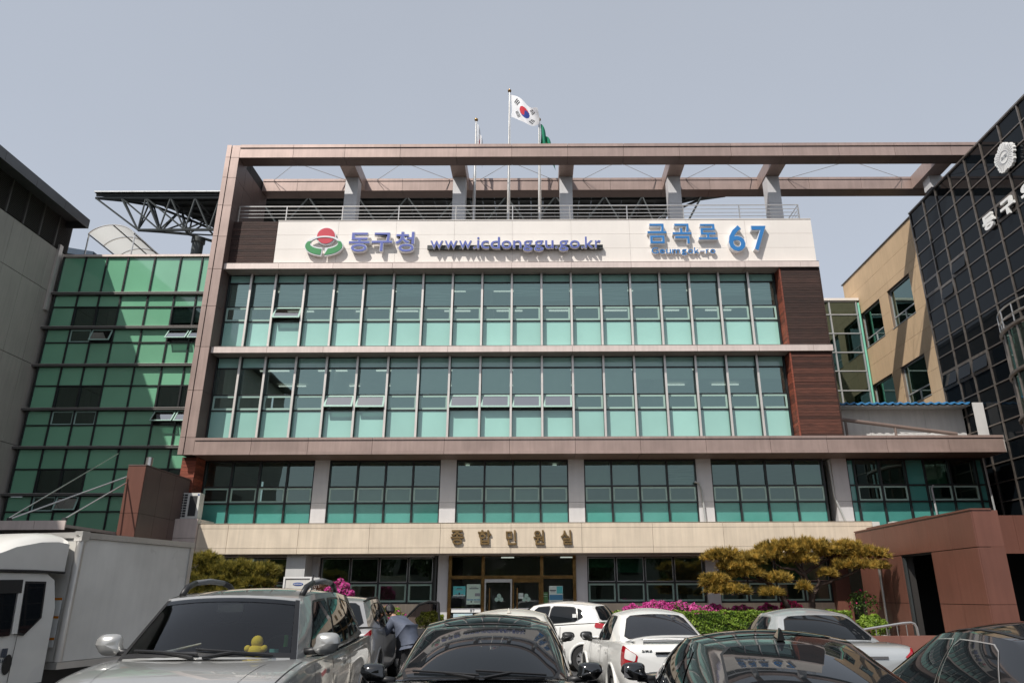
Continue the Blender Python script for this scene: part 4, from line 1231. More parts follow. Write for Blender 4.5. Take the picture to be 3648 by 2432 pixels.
# ---------------------------------------------------------------- flags and poles
flag_w = M('flag_white', (0.80, 0.80, 0.82), 0.8)
flag_r = M('flag_red', (0.55, 0.02, 0.04), 0.8)
flag_b = M('flag_blue', (0.02, 0.05, 0.28), 0.8)
flag_k = M('flag_black', (0.015, 0.015, 0.02), 0.8)
flag_g = M('flag_green', (0.01, 0.22, 0.12), 0.8)
flag_y = M('flag_yellow', (0.75, 0.55, 0.03), 0.8)
FM = [flag_w, flag_r, flag_b, flag_k, flag_g, flag_y]
for (x, zt_, lab) in ((-1.18, 23.38, 'tallest steel flagpole with gilded ball in the middle of the roof'), (0.157, 21.82, 'shorter steel flagpole carrying the green flag'), (-2.66, 21.82, 'shorter steel flagpole carrying the white and red flag')):
    fp_ = thing('flagpole', lab, 'flagpole', (x, 27.2, 15.4), group='flagpoles on the roof')
    tb('pole', fp_, steel, [(x, 27.2, 15.4), (x, 27.2, 17.2), (x, 27.2, 19.4), (x, 27.2, zt_ - 0.06)], [0.075, 0.072, 0.05, 0.032], 10)
    MB().ball((x, 27.2, zt_), 0.085, 14, 9).build('finial', gold, fp_, smooth=True)
    tb('halyard', fp_, white_p, [(x + 0.07, 27.17, 16.6), (x + 0.06, 27.17, zt_ - 0.15)], 0.006, 4)


def flag(name, label, P, design, nu=66, nv=44):
    m = MB()
    vs = [P(i / nu, j / nv) for j in range(nv + 1) for i in range(nu + 1)]
    m.v = vs
    for j in range(nv):
        for i in range(nu):
            m.f.append((j * (nu + 1) + i, j * (nu + 1) + i + 1, (j + 1) * (nu + 1) + i + 1, (j + 1) * (nu + 1) + i))
            m.m.append(design((i + 0.5) / nu, (j + 0.5) / nv))
    o = m.build(name, FM, None, smooth=True)
    return tag(o, label, 'flag', 'flags on the roof')


def bil(a, b, c, d, u, v):
    """a top hoist, b bottom hoist, c top fly, d bottom fly; v up"""
    return [(a[k] * (1 - u) + c[k] * u) * v + (b[k] * (1 - u) + d[k] * u) * (1 - v) for k in range(3)]


def P_kr(u, v):
    p = bil((-1.10, 27.2, 23.18), (-1.10, 27.2, 21.98), (0.12, 26.95, 22.05), (0.16, 26.9, 21.45), u, v)
    w = math.sin(u * 9 + v * 2.2) * 0.10 * u ** 0.6
    return (p[0] + 0.03 * math.sin(v * 5 + u * 6), p[1] + w + 0.25 * (0.5 - v) * u, p[2] - 0.16 * math.sin(math.pi * u) * (1 - v) * 0.9 + 0.06 * math.sin(u * 7))


def D_kr(u, v):
    x, y = (u - 0.5) * 1.5, v - 0.5
    r2 = x * x + y * y
    if r2 < 0.0625:
        a = math.atan2(0.25 * 2 / 3, 0.75 * 2 / 3)
        xr, yr = x * math.cos(a) + y * math.sin(a), -x * math.sin(a) + y * math.cos(a)
        if (xr + 0.125) ** 2 + yr ** 2 < 0.0156: return 1
        if (xr - 0.125) ** 2 + yr ** 2 < 0.0156: return 2
        return 1 if yr > 0 else 2
    for (sx, sy, pat) in ((-1, 1, (1, 1, 1)), (1, -1, (0, 0, 0)), (1, 1, (0, 1, 0)), (-1, -1, (1, 0, 1))):
        an = math.atan2(2 * sy, 3 * sx)
        rx, ry = x * math.cos(an) + y * math.sin(an), -x * math.sin(an) + y * math.cos(an)
        t = rx - 0.375
        if 0 <= t < 0.2083 and abs(ry) < 0.125:
            k = int(t / 0.0729)
            if t - k * 0.0729 < 0.05 and k < 3:
                if pat[k] or abs(ry) > 0.0125: return 3
    return 0


flag('national_flag', 'white flag with red and blue disc and black bars flying from the tallest pole', P_kr, D_kr)


def P_gr(u, v):
    x = 0.22 + u * (0.52 + 0.10 * (1 - v)) + 0.03 * math.sin(u * 14 + v * 3)
    return (x, 27.2 + 0.14 * math.sin(u * 13 + v * 2), 21.7 - (1 - v) * 1.15 - u * 1.35 + 0.0 * v)


flag('district_flag', 'green flag with yellow and white emblem hanging in folds from its pole', P_gr,
     lambda u, v: 5 if ((u - .52) ** 2 * 2.2 + (v - .5) ** 2 < .03 and v > .48) else 0 if ((u - .5) ** 2 * 2.2 + (v - .45) ** 2 < .03) else 4, 40, 30)


def P_wh(u, v):
    x = -2.60 + u * (0.30 - 0.06 * (1 - v)) + 0.02 * math.sin(u * 15 + v * 3)
    return (x, 27.2 + 0.12 * math.sin(u * 14 + v * 2), 21.7 - (1 - v) * 1.1 - u * 1.25)


flag('city_flag', 'white flag with red emblem hanging limp from its pole', P_wh, lambda u, v: 1 if ((u - .50) ** 2 * 2 + (v - .5) ** 2 < .045) else 0, 40, 30)
# ---------------------------------------------------------------- planting
import numpy as np
rng = np.random.default_rng(11)


def leaf_mat(name, c1, c2, scale=4.0, rough=0.6, trans=0.25):
    m = bpy.data.materials.new(name); m.use_nodes = True
    N = m.node_tree.nodes; L = m.node_tree.links
    b = N['Principled BSDF']; b.inputs['Roughness'].default_value = rough
    b.inputs['Specular IOR Level'].default_value = 0.3
    geo = N.new('ShaderNodeNewGeometry')
    n = N.new('ShaderNodeTexNoise'); n.inputs['Scale'].default_value = scale; n.inputs['Detail'].default_value = 5
    L.new(geo.outputs['Position'], n.inputs[0])
    r = N.new('ShaderNodeValToRGB')
    r.color_ramp.elements[0].position = 0.36; r.color_ramp.elements[0].color = (*c1, 1)
    r.color_ramp.elements[1].position = 0.64; r.color_ramp.elements[1].color = (*c2, 1)
    L.new(n.outputs[0], r.inputs[0]); L.new(r.outputs[0], b.inputs['Base Color'])
    if trans:
        t = N.new('ShaderNodeBsdfTranslucent'); L.new(r.outputs[0], t.inputs[0])
        mx = N.new('ShaderNodeMixShader'); mx.inputs[0].default_value = trans
        L.new(b.outputs[0], mx.inputs[1]); L.new(t.outputs[0], mx.inputs[2])
        L.new(mx.outputs[0], N['Material Output'].inputs[0])
    return m


needle_m = leaf_mat('pine_needles', (0.105, 0.085, 0.018), (0.66, 0.45, 0.10), 7.0, 0.55, 0.3)
needle_g = leaf_mat('pine_needles_green', (0.06, 0.07, 0.014), (0.40, 0.33, 0.07), 7.0, 0.55, 0.3)
bark = M('pine_bark', (0.075, 0.05, 0.04), 0.9, var=0.4, nscale=9, bump=0.8, bscale=30)
hedge_m = leaf_mat('hedge_leaves', (0.09, 0.17, 0.018), (0.27, 0.38, 0.05), 5.0, 0.5, 0.3)
shrub_m = leaf_mat('shrub_leaves', (0.03, 0.075, 0.012), (0.10, 0.17, 0.03), 5.0, 0.5, 0.25)
aza_m = leaf_mat('azalea_leaves', (0.05, 0.085, 0.02), (0.13, 0.16, 0.04), 6.0, 0.5, 0.25)
bloom_m = leaf_mat('azalea_bloom', (0.50, 0.035, 0.24), (0.80, 0.15, 0.48), 7.0, 0.6, 0.35)
bloom_r = leaf_mat('azalea_bloom_red', (0.55, 0.02, 0.10), (0.75, 0.06, 0.25), 7.0, 0.6, 0.35)
tree_m = leaf_mat('street_tree_leaves', (0.02, 0.045, 0.01), (0.07, 0.11, 0.02), 1.5, 0.5, 0.2)


def np_mesh(name, V, F, mat, parent, off):
    me = bpy.data.meshes.new(name)
    V = V - np.array(off)
    nf, k = F.shape
    me.vertices.add(len(V)); me.vertices.foreach_set('co', V.astype(np.float32).ravel())
    me.loops.add(nf * k); me.loops.foreach_set('vertex_index', F.astype(np.int32).ravel())
    me.polygons.add(nf); me.polygons.foreach_set('loop_start', np.arange(0, nf * k, k, dtype=np.int32))
    me.update(calc_edges=True)
    me.materials.append(mat)
    return put(name, me, parent)


def needles(centres, dirs, per=26, ln=0.17, wd=0.011):
    """tufts of needles: thin triangles fanning from each shoot"""
    n = len(centres)
    c = np.repeat(centres, per, 0); d = np.repeat(dirs, per, 0)
    q = rng.normal(size=(n * per, 3)) * 0.42 + d
    q /= np.linalg.norm(q, axis=1)[:, None]
    L_ = ln * rng.uniform(0.6, 1.15, (n * per, 1))
    side = np.cross(q, rng.normal(size=(n * per, 3))); side /= np.linalg.norm(side, axis=1)[:, None]
    b = c + d * rng.uniform(-0.05, 0.05, (n * per, 1))
    V = np.stack([b - side * wd, b + side * wd, b + q * L_], 1).reshape(-1, 3)
    F = np.arange(len(V)).reshape(-1, 3)
    return V, F


def pine(name, label, base, trunk, pads, mat, density=430):
    t = thing(name, label, 'pine tree', base, group='pruned pines in the planting bed')
    for i, (pts, rs) in enumerate(trunk):
        P = [Vector(p) for p in pts]
        Q = []
        RR = []
        for a, b, r0, r1 in zip(P[:-1], P[1:], rs[:-1], rs[1:]):
            for k in range(4):
                f = k / 4
                Q.append(a.lerp(b, f) + Vector([random.uniform(-.02, .02) for _ in range(3)]) * (1 if (Q and i >= 0) else 0)); RR.append(r0 + (r1 - r0) * f)
        Q.append(P[-1]); RR.append(rs[-1])
        MB().tube(Q, RR, 8).build('trunk' if i == 0 else 'branch', bark, t, smooth=True)
    C, D = [], []
    for (c, r) in pads:
        r = (r[0] * 1.06, r[1] * 1.1, r[2] * 1.15)
        n = int(density * (r[0] * r[1] + r[0] * r[2] * 1.2 + 0.04))
        p = rng.normal(size=(n, 3)); p /= np.linalg.norm(p, axis=1)[:, None]
        p[:, 2] = np.where(p[:, 2] < -0.35, -p[:, 2] * 0.6, p[:, 2])
        lump = 0.80 + 0.22 * np.sin(p[:, :1] * 7 + c[0] * 5) * np.cos(p[:, 1:2] * 6 + c[2] * 9) + rng.uniform(-0.2, 0.08, (n, 1))
        C.append(np.array(c) + p * np.array(r) * lump)
        d = p + np.array([0, -0.1, 0.75]); d /= np.linalg.norm(d, axis=1)[:, None]
        D.append(d)
    V, F = needles(np.concatenate(C), np.concatenate(D))
    np_mesh('crown', V, F, mat, t, base)
    return t


pine('pine_tree', 'golden spreading pine with several bent limbs beside the red-brown porch', (8.09, 22.5, 0.55),
     [([(8.09, 22.5, 0.5), (8.02, 22.5, 1.3), (8.08, 22.45, 1.75), (8.0, 22.5, 2.1), (7.85, 22.5, 2.4), (7.6, 22.5, 2.75)], [0.12, 0.11, 0.09, 0.075, 0.06, 0.035]),
      ([(8.05, 22.48, 1.6), (8.3, 22.4, 1.95), (8.75, 22.4, 2.12), (9.3, 22.45, 2.25), (9.7, 22.5, 2.5)], [0.07, 0.06, 0.05, 0.04, 0.02]),
      ([(7.95, 22.5, 2.3), (8.3, 22.55, 2.5), (8.8, 22.6, 2.75), (9.2, 22.5, 2.95)], [0.06, 0.05, 0.035, 0.02]),
      ([(7.95, 22.5, 2.2), (7.6, 22.35, 2.4), (7.2, 22.3, 2.45), (6.95, 22.35, 2.65)], [0.05, 0.04, 0.03, 0.02]),
      ([(8.1, 22.45, 1.75), (8.28, 22.3, 2.05), (8.22, 22.3, 2.3)], [0.05, 0.045, 0.03])],
     [((7.37, 22.5, 2.92), (.78, .7, .27)), ((8.13, 22.55, 3.0), (.62, .7, .22)), ((9.26, 22.5, 3.0), (.42, .5, .17)), ((9.83, 22.4, 2.79), (.62, .55, .2)), ((9.45, 22.25, 2.47), (.85, .5, .13)),
      ((6.84, 22.4, 2.75), (.5, .5, .18)), ((7.86, 22.3, 2.64), (.42, .4, .13)), ((8.75, 22.5, 2.85), (.5, .5, .16)), ((8.5, 22.2, 2.24), (.24, .25, .09)), ((7.79, 22.25, 1.85), (.17, .2, .14))], needle_m)
pine('pine_tree', 'low golden pine with stepped needle pads left of the spreading pine', (7.35, 22.1, 0.55),
     [([(7.35, 22.1, 0.5), (7.2, 22.1, 1.35), (7.05, 22.1, 1.7), (6.8, 22.1, 1.95), (6.4, 22.15, 2.2)], [0.09, 0.085, 0.07, 0.06, 0.04]),
      ([(6.6, 22.15, 2.05), (6.1, 22.2, 2.15), (5.6, 22.25, 2.35)], [0.04, 0.03, 0.02]), ([(6.9, 22.1, 1.85), (6.3, 22.0, 1.75), (5.6, 22.0, 1.7)], [0.04, 0.03, 0.02])],
     [((5.51, 22.2, 2.74), (.55, .5, .18)), ((6.19, 22.2, 2.62), (.5, .5, .18)), ((5.85, 22.1, 2.45), (.52, .5, .14)), ((6.13, 22.1, 2.25), (.48, .45, .14)), ((5.2, 22.2, 2.1), (.42, .4, .13)),
      ((5.5, 22.1, 1.80), (.66, .5, .15)), ((6.98, 22.0, 2.1), (.38, .4, .14)), ((6.67, 21.9, 1.72), (.32, .35, .1)), ((5.05, 22.2, 1.98), (.25, .3, .10))], needle_m)
pine('pine_tree', 'dense olive green pine behind the silver four-wheel drive and box truck', (-9.2, 22.5, 0.55),
     [([(-9.2, 22.6, 0.5), (-9.15, 22.6, 1.3), (-9.3, 22.6, 2.1)], [0.11, 0.09, 0.05]), ([(-9.2, 22.6, 1.5), (-8.5, 22.6, 2.0)], [0.06, 0.03]), ([(-9.2, 22.6, 1.6), (-9.8, 22.6, 2.3)], [0.05, 0.03])],
     [((-9.95, 22.5, 2.66), (.42, .5, .26)), ((-9.6, 22.5, 2.42), (.5, .5, .24)), ((-8.9, 22.5, 2.42), (.68, .6, .22)), ((-8.2, 22.5, 2.36), (.55, .55, .2)), ((-9.3, 22.3, 2.08), (.9, .5, .2)),
      ((-8.25, 22.3, 2.04), (.6, .5, .18)), ((-10.1, 22.4, 2.1), (.5, .5, .3)), ((-9.9, 22.3, 1.75), (.6, .5, .2)), ((-8.9, 22.2, 1.75), (.7, .5, .2))], needle_g, 430)


def leaves(P, Nn, size, jitter=0.8):
    n = len(P)
    d = Nn + rng.normal(size=(n, 3)) * jitter; d /= np.linalg.norm(d, axis=1)[:, None]
    a = np.cross(d, rng.normal(size=(n, 3))); a /= np.linalg.norm(a, axis=1)[:, None]
    b = np.cross(d, a)
    s = size * rng.uniform(0.6, 1.3, (n, 1))
    V = np.stack([P - a * s, P + b * s * 0.55, P + a * s, P - b * s * 0.55], 1).reshape(-1, 3)
    return V, np.arange(len(V)).reshape(-1, 4)


def shell(c, r, n, fill=0.25):
    p = rng.normal(size=(n, 3)); p /= np.linalg.norm(p, axis=1)[:, None]
    p[:, 2] = np.abs(p[:, 2]) * np.where(rng.random(n) < 0.85, 1, -0.6)
    rad = (1 - fill * rng.random((n, 1)) ** 2) * (0.9 + 0.13 * np.sin(p[:, :1] * 9 + c[0] * 3) * np.cos(p[:, 2:] * 8 + c[1]))
    return np.array(c) + p * np.array(r) * rad, p


def bush(name, label, cat, c, r, n, mat, size, group=None, bloom=None, nb=0):
    base = (c[0], c[1], 0.55)
    t = thing(name, label, cat, base, group=group)
    P, N_ = shell(c, r, n)
    V, F = leaves(P, N_, size)
    np_mesh('foliage', V, F, mat, t, base)
    m = MB()
    for k in range(5):
        m.tube([(c[0] + random.uniform(-.06, .06), c[1], 0.5), (c[0] + random.uniform(-.5, .5) * r[0], c[1] + random.uniform(-.4, .4) * r[1], c[2] + 0.3 * r[2])], [0.014, 0.006], 5)
    m.build('stems', bark, t)
    if nb:
        P, N_ = shell(c, [q * 1.03 for q in r], nb, 0.08)
        V, F = leaves(P, N_, size * 1.15, 0.9)
        np_mesh('blossoms', V, F, bloom, t, base)
    return t


AZ = [(2.15, .45, 1.18, bloom_r, 500, 'low azalea bush flecked with red blossom'), (2.85, .55, 1.40, bloom_m, 1500, 'magenta azalea bush at the hedge beside the low red one'),
      (3.55, .55, 1.52, bloom_m, 1700, 'tall magenta azalea bush under the ground floor windows'), (4.15, .45, 1.50, bloom_m, 500, 'azalea bush with more young leaves than blossom'),
      (4.62, .4, 1.40, bloom_m, 1100, 'magenta azalea bush next to the grey pier'), (5.25, .45, 1.42, bloom_m, 900, 'pale magenta azalea bush below the stepped pine'),
      (6.0, .5, 1.38, bloom_m, 700, 'thin magenta azalea bush behind the hedge end'), (6.8, .5, 1.40, bloom_m, 900, 'magenta azalea bush behind the silver sedan roof'), (7.5, .38, 1.50, bloom_r, 800, 'crimson azalea bush at the foot of the spreading pine')]
for (x, rx, zt_, bm_, nb, lab) in AZ:
    zt_ += 0.06; nb = int(nb * 1.5)
    bush('azalea_bush', lab, 'azalea', (x, 22.7, zt_ - 0.45), (rx, .5, 0.45), 1500, aza_m, 0.035, 'azaleas in bloom along the facade', bm_, nb)
bush('azalea_bush', 'tall magenta azalea bush beside the outdoor air conditioner unit', 'azalea', (-6.0, 23.0, 1.62), (.5, .45, .58), 1500, aza_m, 0.035, 'azaleas in bloom along the facade', bloom_m, 2200)
bush('azalea_bush', 'leafy green azalea with few blossoms between the dense pine and the air conditioner', 'azalea', (-8.1, 22.6, 1.75), (.5, .4, .42), 2200, shrub_m, 0.04, 'azaleas in bloom along the facade', bloom_m, 130)
bush('azalea_bush', 'small flowering azalea behind the open car door', 'azalea', (-4.5, 22.4, 1.05), (.7, .4, .42), 1800, hedge_m, 0.035, 'azaleas in bloom along the facade', bloom_m, 260)
bush('shrub', 'dry brown shrub between the air conditioner and the tall azalea', 'shrub', (-6.55, 23.4, 1.75), (.4, .3, .42), 900, leaf_mat('dry_leaves', (.06, .03, .02), (.15, .07, .04), 6), 0.035)
bush('shrub', 'sparse dark shrub with reddish shoots by the porch wall', 'shrub', (9.6, 22.6, 1.35), (.5, .4, .5), 600, shrub_m, 0.035, None, bloom_r, 40)
bush('clipped_shrub', 'round clipped bright green shrub by the handrail', 'shrub', (9.22, 21.3, 0.82), (.46, .42, .38), 3000, hedge_m, 0.03)
bush('clipped_shrub', 'clipped yellow green shrub beside the brass entrance post', 'shrub', (-3.0, 21.85, 0.92), (.48, .42, .42), 3000, leaf_mat('lime_leaves', (.10, .14, .01), (.24, .28, .03), 5), 0.03)
# clipped hedge
hd = thing('clipped_hedge', 'long clipped box hedge in front of the azaleas', 'hedge', (4.6, 21.4, 0.55))
n = 15000
P = np.empty((n, 3)); Nn = np.zeros((n, 3))
P[:, 0] = rng.uniform(1.65, 8.6, n); P[:, 1] = rng.uniform(21.1, 21.75, n); P[:, 2] = rng.uniform(0.56, 1.28, n)
f = rng.random(n)
fr = f < 0.62; tp = (f >= 0.62) & (f < 0.92); ed = f >= 0.92
wob = lambda a: 0.03 * np.sin(a * 5.1) + 0.02 * np.sin(a * 13.7)
P[fr, 1] = 21.1 + rng.uniform(0, .05, fr.sum()) + wob(P[fr, 0] + P[fr, 2] * 3); Nn[fr, 1] = -1
P[tp, 2] = 1.27 - rng.uniform(0, .05, tp.sum()) + wob(P[tp, 0] * 1.7); Nn[tp, 2] = 1
P[ed, 0] = np.where(rng.random(ed.sum()) < .5, 1.65, 8.6) + rng.uniform(-.04, .04, ed.sum()); Nn[ed, 0] = 1
V, F = leaves(P, Nn, 0.03, 0.7)
np_mesh('foliage', V, F, hedge_m, hd, (4.6, 21.4, 0.55))
bx('shade_core', hd, M('hedge_shade', (0.02, 0.03, 0.008), 0.9), 1.75, 8.5, 21.2, 21.7, 0.56, 1.2)  # plain dark box: shade between the leaves put into its colour

# street trees and a low building across the road behind the photographer (they show as reflections)
for i, (x, y, h, w) in enumerate(((-17, -19, 8.6, 4.4), (-9.5, -22, 9.6, 4.8), (-1.5, -20, 8.2, 4.2), (6, -23, 9.8, 4.8), (14, -20, 8.8, 4.4), (22, -22, 9.4, 4.6), (-25, -23, 9.6, 4.6))):
    t = thing('street_tree', 'broad leafy street tree across the road behind the parked cars', 'tree', (x, y, 0), group='street trees across the road')
    MB().tube([(x, y, 0), (x + .1, y, h * .25), (x, y + .2, h * .55), (x + .1, y, h * .85)], [0.28, 0.22, 0.16, 0.05], 8).build('trunk', bark, t, smooth=True)
    m = MB()
    C = []
    for k in range(22):
        a = random.uniform(0, 6.28); q = random.uniform(.2, .9)
        c = (x + math.cos(a) * w * .6 * q, y + math.sin(a) * w * .6 * q, h * random.uniform(.34, .9))
        C.append(c)
        m.tube([(x, y, min(c[2] * .7, h * .5)), c], [0.08, 0.02], 5)
    m.build('limbs', bark, t)
    PP, NN = [], []
    for c in C:
        p, q = shell(c, (w * .42, w * .42, w * .36), 700, 0.7)
        PP.append(p); NN.append(q)
    V, F = leaves(np.concatenate(PP), np.concatenate(NN), 0.16, 1.0)
    np_mesh('crown', V, F, tree_m, t, (x, y, 0))
hb = thing('brick_house', 'low plain house across the road behind the street trees', 'house', (0, -34, 0))
bx('wall', hb, M('house_wall', (0.30, 0.27, 0.24), 0.85, var=0.1), -34, 34, -40, -30, 0, 7.5)
bx('roof', hb, fascia, -34.4, 34.4, -40.4, -29.6, 7.51, 7.9)
for k in range(16):
    w_ = bx('window', hb, black_f, -31 + 4 * k, -29 + 4 * k, -29.99, -29.95, 3.8, 5.6)
    bx('pane', w_, dglass, -30.92 + 4 * k, -29.08 + 4 * k, -29.945, -29.94, 3.9, 5.5)
# ---------------------------------------------------------------- vehicles
cglass = M('car_glass', (0.010, 0.012, 0.014), 0.02, spec=0.38)
cglass_l = M('car_glass_rear', (0.022, 0.024, 0.028), 0.02, spec=0.55)
wscreen = glass_mat('windscreen_glass', (0.66, 0.72, 0.70), 1.5, 0.02, wave=0.0)
trim = M('black_trim', (0.012, 0.012, 0.013), 0.45)
rubber = M('tyre_rubber', (0.02, 0.02, 0.021), 0.85)
rim_m = M('wheel_rim', (0.55, 0.55, 0.56), 0.3, metal=0.8)
chrome = M('chrome', (0.75, 0.75, 0.76), 0.08, metal=1.0)
lamp_r = M('tail_lamp_red', (0.35, 0.005, 0.012), 0.06, coat=1.0)
lamp_c = M('lamp_clear', (0.70, 0.68, 0.66), 0.06, coat=1.0)
lamp_o = M('lamp_amber', (0.6, 0.2, 0.02), 0.1, coat=1.0)
cab_in = M('car_interior', (0.035, 0.036, 0.04), 0.8)
cab_lt = M('car_interior_grey', (0.26, 0.27, 0.27), 0.8)
plate_m = M('number_plate', (0.75, 0.76, 0.74), 0.5)
paint_silver = M('paint_silver', (0.35, 0.35, 0.34), 0.30, metal=0.30, coat=1.0, var=0.03, nscale=3)
paint_sil2 = M('paint_silver_blue', (0.45, 0.47, 0.475), 0.28, metal=0.35, coat=1.0)
paint_sil3 = M('paint_grey_silver', (0.38, 0.375, 0.37), 0.3, metal=0.30, coat=1.0)
paint_black = M('paint_black', (0.006, 0.0065, 0.007), 0.12, coat=1.0, spec=0.6)
paint_white = M('paint_white', (0.74, 0.735, 0.71), 0.25, coat=1.0)
paint_cream = M('paint_pearl', (0.72, 0.69, 0.62), 0.25, coat=1.0)


def cr(p0, p1, p2, p3, t):
    return 0.5 * ((2 * p1) + (-p0 + p2) * t + (2 * p0 - 5 * p1 + 4 * p2 - p3) * t * t + (-p0 + 3 * p1 - 3 * p2 + p3) * t ** 3)


class Car:
    def __init__(s, name, label, loc, rz, paint, P, cat='car'):
        s.P = P; s.paint = paint
        s.t = thing(name, label, cat, loc, R(rz) or 1e-6, group='vehicles parked in the lot')
        s.st = P['st']
        s.build()

    def sect(s, q):
        y, w, zb, zs, zt = q
        return [(0, zb), (.78 * w, zb), (.93 * w, zb + .07), (1.0 * w, zb + .40 * (zs - zb)), (.998 * w, zb + .72 * (zs - zb)), (.965 * w, zs - .015), (.90 * w, zs + .6 * (zt - zs)), (.52 * w, zt - .012), (0, zt)]

    def S(s, u, v, side=1):
        """point of the lower body; u along stations (rear to front), v around the section"""
        n = len(s.st)
        u = min(max(u, 0), n - 1.0001); i = int(u); f = u - i
        idx = [max(0, i - 1), i, min(n - 1, i + 1), min(n - 1, i + 2)]
        q = [cr(*[s.st[k][c] for k in idx], f) for c in range(5)]
        c = s.sect(q)
        v = min(max(v, 0), 7.9999); j = int(v); g_ = v - j
        jd = [max(0, j - 1), j, min(8, j + 1), min(8, j + 2)]
        x = cr(*[c[k][0] for k in jd], g_); z = cr(*[c[k][1] for k in jd], g_)
        return Vector((side * max(x, 0.0), q[0], z))

    def off(s, fn, a, b, d):
        e = 0.01
        p = fn(a, b)
        n = (fn(a + e, b) - fn(a - e, b)).cross(fn(a, b + e) - fn(a, b - e))
        n = n.normalized() if n.length > 1e-12 else Vector((0, 0, 1))
        c = Vector((0, 0, 0.75))
        if n.dot(p - c) < 0: n = -n
        return p + n * d

    def patch(s, fn, quad, d, nu=10, nv=8, rad=0.18):
        """rounded quad in patch coordinates, lifted by d"""
        rows = []
        for j in range(nv + 1):
            v = j / nv
            sh = 0.0
            e = min(v, 1 - v)
            if rad and e < rad: sh = 0.5 * rad * (1 - math.sqrt(max(0, 1 - ((rad - e) / rad) ** 2)))
            row = []
            for i in range(nu + 1):
                u = sh + (1 - 2 * sh) * i / nu
                a = [(quad[0][k] * (1 - u) + quad[1][k] * u) * (1 - v) + (quad[3][k] * (1 - u) + quad[2][k] * u) * v for k in (0, 1)]
                row.append(s.off(fn, a[0], a[1], d))
            rows.append(row)
        return rows

    def overlay(s, name, fn, quad, d, mat, parent=None, **k):
        rows = s.patch(fn, quad, d, **k)
        i, j = len(rows) // 2, len(rows[0]) // 2
        i0, j0 = max(i - 1, 0), max(j - 1, 0)
        nn = (rows[i0][j] - rows[i0][j0]).cross(rows[i][j0] - rows[i0][j0])
        m = MB().grid(rows, 0, nn.dot(rows[i][j] - Vector((0, 0, .75))) < 0)
        return m.build(name, mat, parent or s.t, smooth=True)

    def gh(s):
        G = s.P['gh']
        V = {k: Vector(p) for k, p in G.items() if k != 'crown'}

        def quad3(a, m, b, t):
            c = m * 2 - (a + b) * 0.5
            return a * (1 - t) ** 2 + c * 2 * t * (1 - t) + b * t * t

        mir = lambda p: Vector((-p.x, p.y, p.z))

        def front(u, v):
            b = quad3(mir(V['A1']), V['A0'], V['A1'], u); t_ = quad3(mir(V['R1']), V['R0'], V['R1'], u)
            p = b.lerp(t_, v); bu = 0.035 * math.sin(math.pi * v) * (1 - abs(2 * u - 1) ** 4)
            return p + Vector((0, bu * .6, bu * .7))

        def rear(u, v):
            b = quad3(mir(V['C1']), V['C0'], V['C1'], u); t_ = quad3(mir(V['R2']), V['R3'], V['R2'], u)
            p = b.lerp(t_, v); bu = 0.03 * math.sin(math.pi * v) * (1 - abs(2 * u - 1) ** 4)
            return p + Vector((0, -bu * .6, bu * .7))

        def side(sg):
            def f(u, v):
                b = quad3(V['A1'], V['B1'], V['C1'], u); t_ = quad3(V['R1'], V['RM'], V['R2'], u)
                p = b.lerp(t_, v)
                return Vector((sg * (p.x + 0.035 * math.sin(math.pi * min(1, max(0, v))) * (1 - abs(2 * min(1, max(0, u)) - 1) ** 4)), p.y, p.z))
            return f

        def roof(u, v):
            e = quad3(V['R1'], V['RM'], V['R2'], v)
            f0 = quad3(mir(V['R1']), V['R0'], V['R1'], u); f1 = quad3(mir(V['R2']), V['R3'], V['R2'], u)
            base = f0.lerp(f1, v)
            lin = V['R1'].lerp(V['R2'], v)
            k = 2 * u - 1
            x = e.x * k
            z = base.z + (e.z - lin.z) + G['crown'] * (1 - k * k) * math.sin(math.pi * v) * 1.0
            return Vector((x, base.y, z))
        return front, rear, side, roof

    def build(s):
        P = s.P; t = s.t
        n = len(s.st); NU = (n - 1) * 8; NV = 36
        front, rear, side, roof = s.gh()
        s.front, s.rear, s.side, s.roof = front, rear, side, roof
        m = MB()
        wh = P['wheels']; rw = P['rw']
        for sg in (1, -1):
            rows = [[s.S((n - 1) * i / NU, 8 * j / NV, sg) for j in range(NV + 1)] for i in range(NU + 1)]
            for i in range(NU):
                for j in range(NV):
                    c = (rows[i][j] + rows[i + 1][j + 1]) / 2
                    if abs(c.x) > 0.45 and any((c.y - wy) ** 2 + (c.z - rw) ** 2 < (rw + 0.045) ** 2 for wy in wh): continue
                    if P.get('open_front') and j > NV * .76 and -2.05 < c.y < 1.02: continue
                    q = [rows[i][j], rows[i][j + 1], rows[i + 1][j + 1], rows[i + 1][j]]
                    m.add(q if sg < 0 else q[::-1], [(0, 1, 2, 3)])
        for i in (0, NU):                                   # nose and tail
            for sg in (1, -1):
                r_ = [s.S((n - 1) * i / NU, 8 * j / NV, sg) for j in range(NV + 1)]
                c = Vector((0, r_[0].y, (r_[0].z + r_[-1].z) / 2))
                for j in range(NV):
                    q = [c, r_[j], r_[j + 1]]
                    m.add(q if (sg > 0) == (i == 0) else q[::-1], [(0, 1, 2)])
        if not P.get('open_front'):
            m.grid([[front(i / 16, j / 8) for i in range(17)] for j in range(9)])
        else:
            for (u0, u1, v0, v1) in ((0, .03, 0, 1), (.97, 1, 0, 1), (.03, .97, .93, 1), (.03, .97, 0, .03)):
                m.grid([[front(u0 + (u1 - u0) * i / 8, v0 + (v1 - v0) * j / 6) for i in range(9)] for j in range(7)])
        m.grid([[rear(i / 16, j / 8) for i in range(17)] for j in range(9)], 0, True)
        for sg in (1, -1):
            f = side(sg)
            m.grid([[f(i / 20, j / 8) for i in range(21)] for j in range(9)], 0, sg < 0)
        m.grid([[roof(i / 16, j / 14) for i in range(17)] for j in range(15)])
